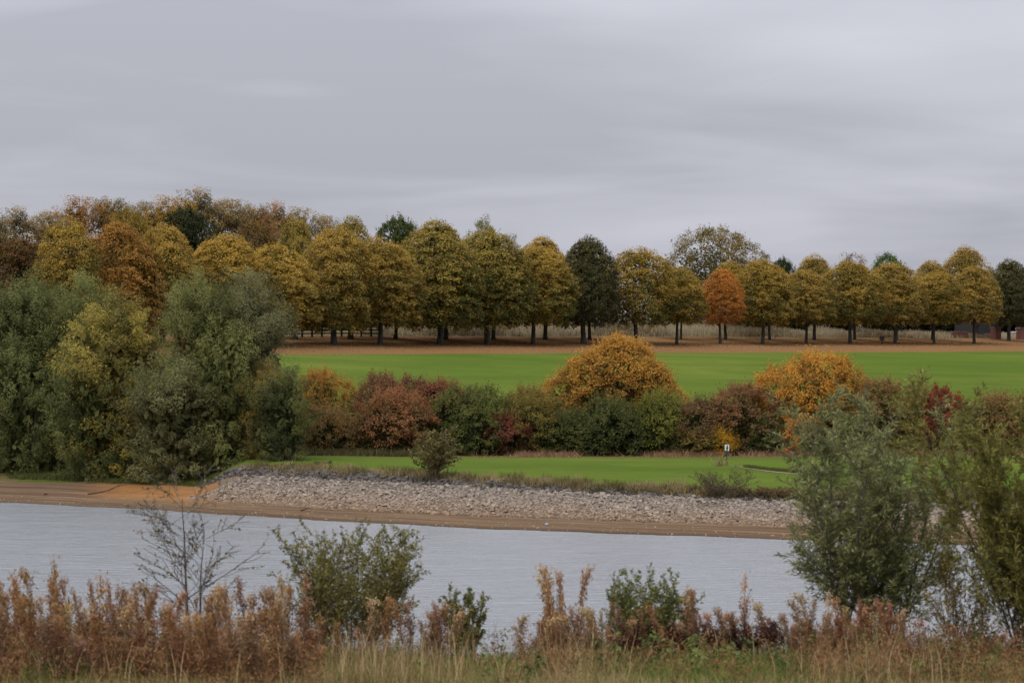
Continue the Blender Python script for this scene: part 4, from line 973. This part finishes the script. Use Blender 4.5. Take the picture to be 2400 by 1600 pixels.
# ------------------------------------------------------------------ grasses (uncountable: one object per patch)
def blades(name, X, Y, h, w, lean, label, c1, c2, v=None, seed=1, seg=1, cat='grass'):
    rng = rngf(seed); n = len(X); Z = ground_z(X, Y) - .02
    a = rng.uniform(0, 6.283, n); f = rng.uniform(0, 6.283, n); ln = lean * rng.uniform(.2, 1.3, n) * h
    t = np.linspace(0, 1, seg + 1); dx, dy = np.cos(a), np.sin(a); bx, by = np.cos(f), np.sin(f)
    P = np.stack([X[:, None] + dx[:, None] * ln[:, None] * t ** 2, Y[:, None] + dy[:, None] * ln[:, None] * t ** 2, Z[:, None] + h[:, None] * (t - .18 * lean * t ** 2)], -1)
    hw = (w[:, None] * (np.array([1, .25]) if seg == 1 else np.array([1, .75, .12])))[:, :, None] * .5; B = np.stack([bx, by, np.zeros(n)], -1)[:, None, :]
    V = np.stack([P - B * hw, P + B * hw], 2).reshape(-1, 3); k = (seg + 1) * 2
    q = np.array([[2 * i, 2 * i + 1, 2 * i + 3, 2 * i + 2] for i in range(seg)]); Q = (q[None] + (np.arange(n) * k)[:, None, None]).reshape(-1, 4)
    v = rng.uniform(0, 1, n) if v is None else v
    me = mesh_np(name, V, Q, False, {'v': np.repeat(v, seg), 'b': np.repeat(rng.uniform(0, 1, n), seg)})
    o = link(name, me, M_DRY); colour(o, c1, c2); prop(o, label, cat, kind='stuff'); return o
def tufts(rng, X, Y, per, r):
    n = len(X); a = rng.uniform(0, 6.283, (n, per)); q = np.sqrt(rng.uniform(0, 1, (n, per))) * r
    return (X[:, None] + np.cos(a) * q).ravel(), (Y[:, None] + np.sin(a) * q).ravel()
def far_grasses():
    rng = rngf(700)
    # verge along the top of the embankment
    n = 900; X = rng.uniform(-14.5, 27, n); s = 9.8 + np.abs(rng.normal(size=n)) * .8; keep = rng.uniform(0, 1, n) < .35 + .65 * (np.sin(X * .9) + np.sin(X * 2.1 + 1) > -.3); X, s = X[keep], s[keep]
    Y = yshore(X) + s / COSA; hh = rng.uniform(.14, .42, len(X)) * np.where(rng.uniform(0, 1, len(X)) < .15, 1.5, 1); x, y = tufts(rng, X, Y, 34, .38); h = np.repeat(hh, 34) * rng.uniform(.5, 1.1, len(x))
    blades('verge_grass', x, y, h, np.full(len(x), .035), .5, 'dry tufted grass along the top of the stone embankment', (.10, .095, .032), (.27, .20, .11), np.clip(np.repeat(rng.uniform(0, 1, len(X)), 34) + rng.normal(size=len(x)) * .15, 0, 1), 701)
    # herbs among the top stones
    n = 420; X = rng.uniform(-10, 26, n); s = rng.uniform(9.2, 10.7, n); keep = rng.uniform(0, 1, n) < np.clip((X + 6) / 16, .12, .95); X, s = X[keep], s[keep]; Y = yshore(X) + s / COSA
    x, y = tufts(rng, X, Y, 26, .3); h = np.repeat(rng.uniform(.15, .42, len(X)), 26) * rng.uniform(.4, 1.1, len(x))
    blades('bank_herbs', x, y, h, np.full(len(x), .05), .8, 'low green brown herbs between the dark top stones', (.045, .055, .018), (.14, .10, .045), np.clip(np.repeat(rng.uniform(0, 1, len(X)), 26) + rng.normal(size=len(x)) * .15, 0, 1), 702)
    # reddish dry grass at the hedge foot
    n = 3400; px = rng.uniform(1060, 2420, n); Y = 172.4 - np.abs(rng.normal(size=n)) * .9; X = K(px) * Y; dens = np.clip(.25 + .45 * np.sin(X * .8) + .25 * np.sin(X * 2.3) + (px > 1680) * .45, .03, 1); keep = rng.uniform(0, 1, n) < dens; X, Y = X[keep], Y[keep]
    x, y = tufts(rng, X, Y, 6, .25); h = rng.uniform(.1, .5, len(x)) * np.repeat(rng.uniform(.5, 1.2, len(X)), 6)
    blades('hedge_foot_grass', x, y, h, np.full(len(x), .035), .9, 'reddish dry grass along the foot of the hedge', (.17, .10, .055), (.34, .215, .13), None, 703)
    n = 900; px = rng.uniform(700, 1010, n); Y = rng.uniform(170.8, 172.6, n); X = K(px) * Y; x, y = tufts(rng, X, Y, 7, .25); h = rng.uniform(.1, .5, len(x)) * np.repeat(rng.uniform(.3, 1.3, n), 7)
    blades('hedge_foot_weeds', x, y, h, np.full(len(x), .05), .6, 'grey green weeds at the foot of the hedge at left', (.05, .06, .022), (.15, .125, .06), None, 704)
    # tall pale grass behind the avenue
    n = 15000; X = rng.uniform(-16, 68, n); Y = yrow(X) + rng.uniform(18, 40, n) - np.abs(X - 10) * .02; h = rng.uniform(.4, 1.0, n) * (.75 + .35 * np.sin(X * .5 + Y * .2) * np.sin(X * .23 + 1)) + .1; x, y = tufts(rng, X, Y, 3, .4)
    blades('tall_grass', x, y, np.repeat(h, 3) * rng.uniform(.7, 1.1, len(x)), np.full(len(x), .10), .35, 'tall pale grass behind the lime avenue', (.14, .112, .062), (.30, .245, .16), np.clip(np.repeat(.5 + .35 * np.sin(X * .35) + rng.normal(size=n) * .2, 3), 0, 1), 705)
    X, Y = path_edge(); x, y = tufts(rng, X, Y, 6, .2); h = rng.uniform(.06, .24, len(x))  # dark blades imitate the shadow of the step bank above the path
    blades('path_bank_shade', x, y, h, np.full(len(x), .04), .6, 'longer dark grass along the upper edge of the trodden path', (.045, .075, .016), (.12, .125, .03), None, 708)
    # tuft beside the sign and loose grass on the left shore
    X = np.array([K(1688) * 160.4] * 3) + [0, .2, -.15]; Y = np.array([160.4, 160.5, 160.3]); x, y = tufts(rng, X, Y, 30, .22); h = rng.uniform(.2, .62, len(x))
    blades('grass_tuft', x, y, h, np.full(len(x), .03), .5, 'dry grass tuft beside the marker sign', (.12, .08, .04), (.34, .25, .15), None, 706)
    n = 2500; px = rng.uniform(-20, 520, n); s = 9.6 + np.abs(rng.normal(size=n)) * 2.0; X = K(px) * 166; Y = yshore(X) + s / COSA; x, y = tufts(rng, X, Y, 5, .3); h = rng.uniform(.1, .32, len(x))
    blades('shore_grass', x, y, h, np.full(len(x), .04), .6, 'short grass between the mud and the willows at left', (.05, .075, .02), (.12, .12, .04), None, 707)
    # leaves fallen on the field below the limes
    n = 14000; X = rng.uniform(-45, 72, n); Y = yrow(X) - np.abs(rng.normal(size=n)) * 9 + 6; Z = ground_z(X, Y) + .03; lv = Leaves()
    lv.add(np.stack([X, Y, Z], 1), np.array([0, -.35, 1.]) + rng.normal(size=(n, 3)) * .3, rng.normal(size=(n, 3)), .12, .09, rng.uniform(0, 1, n), rng.uniform(0, 1, n))
    o = link('fallen_leaves', lv.mesh('fallen_leaves'), M_DRY); colour(o, (.10, .055, .028), (.27, .16, .065)); prop(o, 'fallen brown leaves on the grass along the lime avenue', 'leaves', kind='stuff')
far_grasses()

# ------------------------------------------------------------------ the near bank
def near_grass():
    rng = rngf(800)
    def area(n, y0, y1, x0=-9.5, x1=9.5):
        Y = rng.uniform(y0, y1, n); X = rng.uniform(x0, x1, n) * Y / 42; return X, Y
    X, Y = area(32000, 33, 45.2); nz = .5 + .25 * np.sin(X * 1.1 + .7 * np.sin(Y)) + .25 * np.sin(X * .45 + Y * .9 + 1)
    px = X / Y * F + 1200
    tall = np.clip(1 - np.abs(px - 900) / 260, 0, 1) * .36 + np.clip(1 - np.abs(px - 1330) / 220, 0, 1) * .25 + np.clip(1 - np.abs(px - 2000) / 260, 0, 1) * .22 + np.clip(1 - np.abs(px - 300) / 420, 0, 1) * .15
    low = np.clip(1 - np.abs(px - 1170) / 90, 0, 1)
    h = (.08 + .17 * nz * rng.uniform(.3, 1, len(X)) + tall * rng.uniform(.1, 1.1, len(X)) * (Y < 43.5)) * (1 - .55 * low) * np.interp(Y, [33, 44, 45.2], [1, .85, .5])
    blades('bank_grass', X, Y, h, rng.uniform(.006, .013, len(X)), .55, 'dry tan grass over the near bank', (.115, .095, .032), (.33, .245, .125), np.clip(.25 + .5 * nz + rng.normal(size=len(X)) * .22, 0, 1), 801, 2)
    X, Y = area(3600, 34, 43.5); px = X / Y * F + 1200
    g = .9 * np.exp(-((px - 900) / 210) ** 2) + .35 * np.exp(-((px - 300) / 330) ** 2) + .55 * np.exp(-((px - 1360) / 110) ** 2) + .75 * np.exp(-((px - 2030) / 170) ** 2) + .04; k = rng.uniform(0, 1, len(X)) < g; X, Y = X[k], Y[k]
    blades('tall_grass_stems', X, Y, rng.uniform(.35, .85, len(X)), rng.uniform(.007, .012, len(X)), .32, 'tall straw coloured grass stems standing on the near bank', (.20, .14, .06), (.42, .31, .17), None, 803, 2)
    X, Y = area(16000, 33, 45); px = X / Y * F + 1200; g = np.clip(.25 + .75 * np.exp(-((px - 1640) / 260) ** 2) + .35 * np.exp(-((px - 120) / 160) ** 2) + .3 * np.sin(X * 1.7 + Y), 0.05, 1); k = rng.uniform(0, 1, len(X)) < g; X, Y = X[k], Y[k]
    blades('green_grass', X, Y, rng.uniform(.12, .38, len(X)), rng.uniform(.008, .016, len(X)), .6, 'green grass among the dry grass of the near bank', (.05, .085, .018), (.16, .18, .045), None, 802, 2)
    # withered low growth that fills the bank between the stalks
    n = 2300; X, Y = area(n, 34.5, 44.2); px = X / Y * F + 1200; g = .85 * (1 - sstep(680, 800, px)) + .55 * np.exp(-((px - 1330) / 130) ** 2) + .8 * sstep(1840, 1920, px) + .3 * np.exp(-((px - 1640) / 150) ** 2) + .06; k = rng.uniform(0, 1, n) < g; X, Y = X[k], Y[k]; lv = Leaves(); Z = ground_z(X, Y); m = 30
    hh = rng.uniform(.15, .62, (len(X), 1)); f = rng.uniform(0, 1, (len(X), m)); a = rng.uniform(0, 6.283, (len(X), m)); q = rng.uniform(0, .16, (len(X), m))
    P = np.stack([X[:, None] + np.cos(a) * q, Y[:, None] + np.sin(a) * q, Z[:, None] + f * hh], -1); T = np.stack([np.cos(a) * .5, np.sin(a) * .5, rng.normal(size=a.shape) * .5 + .5], -1)
    lv.add(P.reshape(-1, 3), rng.normal(size=(P.size // 3, 3)), T.reshape(-1, 3), rng.uniform(.05, .11, P.size // 3), .016, np.clip(np.repeat(rng.uniform(0, 1, len(X)), m) + rng.normal(size=P.size // 3) * .15, 0, 1), rng.uniform(0, 1, P.size // 3))
    o = link('withered_herbs', lv.mesh('withered_herbs'), M_DRY); colour(o, (.085, .050, .024), (.26, .135, .066)); prop(o, 'withered rust brown herbs filling the near bank between the stalks', 'herbs', kind='stuff')
    # broad-leaved weeds
    n = 620; X, Y = area(n, 36, 44.5); px = X / Y * F + 1200; g = .10 + np.exp(-((px - 1620) / 200) ** 2) + .4 * np.exp(-((px - 130) / 170) ** 2) + .3 * np.exp(-((px - 2200) / 170) ** 2); k = rng.uniform(0, 1, n) < g; X, Y = X[k], Y[k]; lv = Leaves(); Z = ground_z(X, Y)
    m = 34; f = rng.uniform(.05, 1, (len(X), m)); hh = rng.uniform(.22, .52, (len(X), 1)); a = rng.uniform(0, 6.283, (len(X), m)); q = rng.uniform(.02, .13, (len(X), m))
    P = np.stack([X[:, None] + np.cos(a) * q, Y[:, None] + np.sin(a) * q, Z[:, None] + f * hh], -1); D = np.stack([np.cos(a), np.sin(a), np.full_like(a, -.1)], -1)
    lv.add(P.reshape(-1, 3), (np.array([0, 0, 1.]) + .5 * D + rng.normal(size=P.shape) * .35).reshape(-1, 3), D.reshape(-1, 3), .085, .045, np.repeat(rng.uniform(0, 1, len(X)), m), rng.uniform(0, 1, len(X) * m))
    o = link('nettles', lv.mesh('nettles'), M_LEAF); colour(o, (.045, .070, .020), (.13, .145, .040)); prop(o, 'green nettles and herbs low on the near bank', 'herbs', kind='stuff')
near_grass()

def weed_meshes(seed, kind):
    """one dry stalk 1 m high: stem mesh, foliage mesh"""
    rng = rngf(seed); out = []; lv = Leaves()
    main = path(rng, (0, 0, -.03), (rng.normal() * .05, rng.normal() * .05, 1), 1.03, 9, .045, .03); out.append((main, np.linspace(.006, .0022, 9)))
    def pt(f): x = f * 8; a = min(int(x), 7); return main[a] + (main[a + 1] - main[a]) * (x - a), nrm(main[a + 1] - main[a])
    if kind == 'herb':
        kids = rng.integers(22, 32)
        for i in range(kids):
            f = rng.uniform(.16, .97); p, d = pt(f); s = nrm(np.cross(d, rng.normal(size=3))); b = path(rng, p, d * .85 + s * .6, rng.uniform(.10, .26) * (1.25 - .55 * f), 5, .10, .10); out.append((b, np.linspace(.0028, .0014, 5)))
            n = rng.integers(10, 18); q = b[rng.integers(1, 5, n)] + rng.normal(size=(n, 3)) * .024; T = nrm(d + rng.normal(size=(n, 3)) * .7)
            lv.add(q, rng.normal(size=(n, 3)), T, rng.uniform(.035, .07, n), .019, np.clip(rng.normal(size=n) * .2 + f - .15, 0, 1), rng.uniform(0, 1, n))
        n = 60; f = rng.uniform(.05, .85, n)
        for ff in f:
            p, d = pt(ff); s = nrm(np.cross(d, rng.normal(size=3))); T = nrm(s + [0, 0, -.9] + rng.normal(size=3) * .3); L_ = rng.uniform(.05, .10)
            lv.add((p + s * .02 + T * L_ * .5)[None], rng.normal(size=(1, 3)), T[None], L_, .018, np.clip(ff * .7 + rng.normal() * .15, 0, 1), rng.uniform())
        n = 46; q = main[-1] + rng.normal(size=(n, 3)) * [.028, .028, .06] - [0, 0, .04]; lv.add(q, rng.normal(size=(n, 3)), nrm(rng.normal(size=(n, 3)) + [0, 0, .8]), .04, .017, rng.uniform(.75, 1, n), rng.uniform(.3, 1, n))
    else:   # dock: dense spikes of dark seed
        for i in range(9):
            f = rng.uniform(.3, .8); p, d = pt(f); s = nrm(np.cross(d, rng.normal(size=3))); b = path(rng, p, d * 1.1 + s * .42, rng.uniform(.22, .42) * (1.2 - .5 * f), 5, .04, .1); out.append((b, np.linspace(.004, .002, 5)))
            n = 60; q = b[rng.integers(0, 5, n)] + rng.normal(size=(n, 3)) * .018; lv.add(q, rng.normal(size=(n, 3)), rng.normal(size=(n, 3)), .022, .018, rng.uniform(0, 1, n), rng.uniform(0, 1, n))
        n = 180; f = rng.uniform(.45, 1, n); q = np.array([pt(x)[0] for x in f]) + rng.normal(size=(n, 3)) * .02; lv.add(q, rng.normal(size=(n, 3)), rng.normal(size=(n, 3)), .024, .019, rng.uniform(0, 1, n), rng.uniform(0, 1, n))
    return tubes_mesh('stem', out, 4), lv.mesh('foliage')
HERB = [weed_meshes(820 + i, 'herb') for i in range(7)]; DOCK = [weed_meshes(840 + i, 'dock') for i in range(4)]
M_DRYSTEM = bark_material('dry_stem', (.14, .085, .05), (.27, .18, .11), 14); M_DOCKSTEM = bark_material('dock_stem', (.035, .018, .014), (.075, .035, .026), 14)
def stand(n, px0, px1, y0, y1, top_lo, top_hi, label, group, c1, c2, seed, dock=False, wide=1.0, prof=None):
    rng = rngf(seed); ORD = ('leftmost', 'second from left', 'third from left', 'fourth from left', 'fifth from left', 'sixth from left', 'seventh from left', 'eighth from left', 'ninth from left', 'tenth from left', 'eleventh from left', 'twelfth from left')
    for i in range(n):
        px = px0 + (px1 - px0) * (i + rng.uniform(0, 1)) / n; Y = rng.uniform(y0, y1); X = K(px) * Y; g = gz(X, Y)
        top = rng.uniform(top_lo, top_hi) if prof is None else prof(px) + rng.uniform(top_lo, top_hi)
        H = max(.3, Zof(top, Y) - g); S_ = (DOCK if dock else HERB)[rng.integers(0, 4 if dock else 7)]; w = wide * (.55 + .45 * H) * rng.uniform(.6, 1.3)
        j = rng.uniform(.75, 1.2); q = rng.uniform(); u1, u2 = (c1, c2) if dock or q < .5 else (((.17, .105, .052), (.40, .275, .155)) if q < .72 else ((.105, .058, .034), (.25, .145, .088))); tint = (np.array(u1) * j, np.array(u2) * j * np.array([1, rng.uniform(.9, 1.08), rng.uniform(.85, 1.15)]))
        tree('dock_plant' if dock else 'willowherb_plant', label if n > 12 or n == 1 else label + ', ' + ORD[i] + ' of its row', 'plant', X, Y, [('stem', S_[0], M_DOCKSTEM if dock else M_DRYSTEM, (w, w, H), 0, None), ('foliage', S_[1], M_DRY, (w, w, H), 0, tint)], group, rz=rng.uniform(0, 6.28)).rotation_euler[:2] = (rng.normal() * .09, rng.normal() * .09)
R1, R2 = (.125, .056, .024), (.30, .168, .082)
def leftprof(px): return np.interp(px, [0, 60, 130, 200, 330, 450, 560, 640, 720], [1400, 1385, 1362, 1395, 1405, 1415, 1385, 1400, 1385])
stand(160, -30, 720, 35.8, 43.9, -30, 130, 'reddish tan dry willowherb stalk in the dense stand at the left of the near bank', 'willowherb stand at left', R1, R2, 850, prof=leftprof, wide=1.0)
stand(40, -20, 760, 35.6, 38.5, 1440, 1540, 'lower dry stalk in front of the dense stand at the left', 'low stalks in front of the left stand', R1, R2, 851, wide=1.4)
stand(12, 700, 1000, 41, 43.5, 1390, 1500, 'dry stalk beside the large green bush', 'dry stalks around the large green bush', R1, R2, 852)
stand(10, 985, 1060, 42, 43.8, 1405, 1490, 'dry stalk left of the small green bush', 'dry stalks left of the small green bush', R1, R2, 853)
stand(3, 1200, 1262, 42.5, 43.6, 1440, 1490, 'short stalk left of the centre clump', 'short stalks at the left of the centre clump', R1, R2, 854)
stand(9, 1262, 1345, 42, 43.6, 1330, 1430, 'tall pale tufted stalk in the centre clump', 'tall stalks of the centre clump', (.15, .072, .034), (.38, .24, .135), 855, wide=.95)
stand(22, 1260, 1440, 41.5, 43.8, 1400, 1500, 'shorter rusty stalk in the centre clump left of the round green bush', 'shorter stalks of the centre clump', R1, R2, 856)
stand(12, 1430, 1610, 41.5, 42.6, 1420, 1510, 'dry stalk in front of the round green bush', 'stalks in front of the round green bush', R1, R2, 857)
stand(12, 1600, 1720, 42.3, 43.7, 1368, 1450, 'tan stalk right of the round green bush', 'tan stalks right of the round green bush', (.15, .075, .038), (.38, .24, .14), 858, wide=.9)
stand(1, 1744, 1754, 43, 43.2, 1360, 1364, 'single tall pale stalk with a feathery head against the water', None, (.17, .09, .05), (.46, .32, .22), 859, wide=.85)
stand(1, 1796, 1804, 43, 43.2, 1408, 1412, 'single forked stalk right of the tall feathery one', None, (.17, .09, .05), (.46, .32, .20), 860, wide=1.1)
stand(9, 1730, 1860, 42.5, 43.7, 1440, 1500, 'short stalk left of the near willow', 'short stalks left of the near willow', R1, R2, 861)
stand(40, 1850, 2130, 40.5, 43.2, 1400, 1500, 'rusty dry stalk at the foot of the near willow', 'rusty stalks under the near willow', (.15, .062, .03), (.36, .19, .10), 862, wide=1.15)
stand(20, 2110, 2420, 39, 43, 1450, 1540, 'dark rusty stalk in the bottom right corner', 'rusty stalks at bottom right', (.10, .05, .028), (.26, .13, .07), 863, wide=1.1)
D1, D2 = (.022, .010, .009), (.085, .034, .026)
stand(36, 1450, 1840, 40.6, 42.4, 1450, 1515, 'dark red brown dock spike in the row right of centre', 'dark docks right of centre', D1, D2, 870, True, 1.7)
stand(7, 1260, 1430, 42, 43.4, 1480, 1530, 'dark dock spike in the centre clump', 'dark docks in the centre clump', D1, D2, 871, True, 1.1)
stand(5, 120, 480, 40, 41.5, 1480, 1540, 'dark dock stalk in the left stand', 'dark docks in the left stand', D1, D2, 872, True)

# bushes, sapling and willows of the near bank
small_tree('sapling', 'almost bare sapling with fanned grey branches rising over the water at left', 'sapling', 452, 42.2, 1092, 225, 921, 2, (.060, .058, .024), (.19, .125, .05), bark=M_BARK_GREY, leafL=.05, leafW=.032, per=10, kids=(15, 9), ang=(38, 38), ratio=.52, r0=.034, trop=.06, clear=.28, ratio2=.40, wig=.03, rad_min=.0036, leafstart=.2, spread=.035)
small_tree('willow_bush', 'large rounded olive green bush left of centre on the near bank', 'bush', 818, 43.4, 1230, 250, 902, 30, (.085, .086, .026), (.225, .200, .060), leafL=.050, leafW=.024, per=62, kids=(12, 6), ang=(38, 42), spread=.42, ratio=.40, r0=.013, rad_min=.0022, clear=.12)
small_tree('willow_bush', 'small upright green bush beside the open water at centre', 'bush', 1088, 43.4, 1380, 84, 903, 16, (.070, .082, .026), (.205, .195, .058), leafL=.045, leafW=.022, per=95, kids=(11, 6), ang=(32, 38), spread=.26, ratio=.36, r0=.010, rad_min=.002, clear=.05)
small_tree('willow_bush', 'round green bush among dry stalks right of centre', 'bush', 1512, 43.2, 1335, 150, 904, 24, (.070, .084, .026), (.205, .205, .058), leafL=.045, leafW=.022, per=75, kids=(12, 6), ang=(38, 42), spread=.42, ratio=.40, r0=.012, rad_min=.002, clear=.08)
small_tree('willow_tree', 'tall grey green near willow with pale stems at right', 'tree', 2052, 43.8, 925, 320, 905, 13, (.088, .098, .034), (.240, .245, .100), mat=M_LEAF_WILLOW, bark=M_BARK_GREY, leafL=.11, leafW=.021, per=54, kids=(24, 7), ang=(36, 40), spread=.30, ratio=.30, r0=.036, rad_min=.0036, clear=.16, leafang=44, up=.25, trop=.05)
small_tree('willow_tree', 'yellow green fine leaved willow at the right edge', 'tree', 2425, 41.0, 890, 320, 906, 14, (.092, .098, .030), (.245, .220, .060), mat=M_LEAF_WILLOW, leafL=.10, leafW=.020, per=72, kids=(24, 7), ang=(32, 36), spread=.34, ratio=.32, r0=.018, rad_min=.0025, clear=.10, leafang=34, up=.25, trop=.06)
small_tree('willow_bush', 'yellow brown thin bush between the two near willows', 'bush', 2255, 42.4, 1250, 140, 907, 11, (.10, .090, .030), (.26, .19, .055), leafL=.046, leafW=.023, per=36, kids=(12, 6), ang=(38, 42), spread=.5, ratio=.42, r0=.010, rad_min=.002, clear=.12)
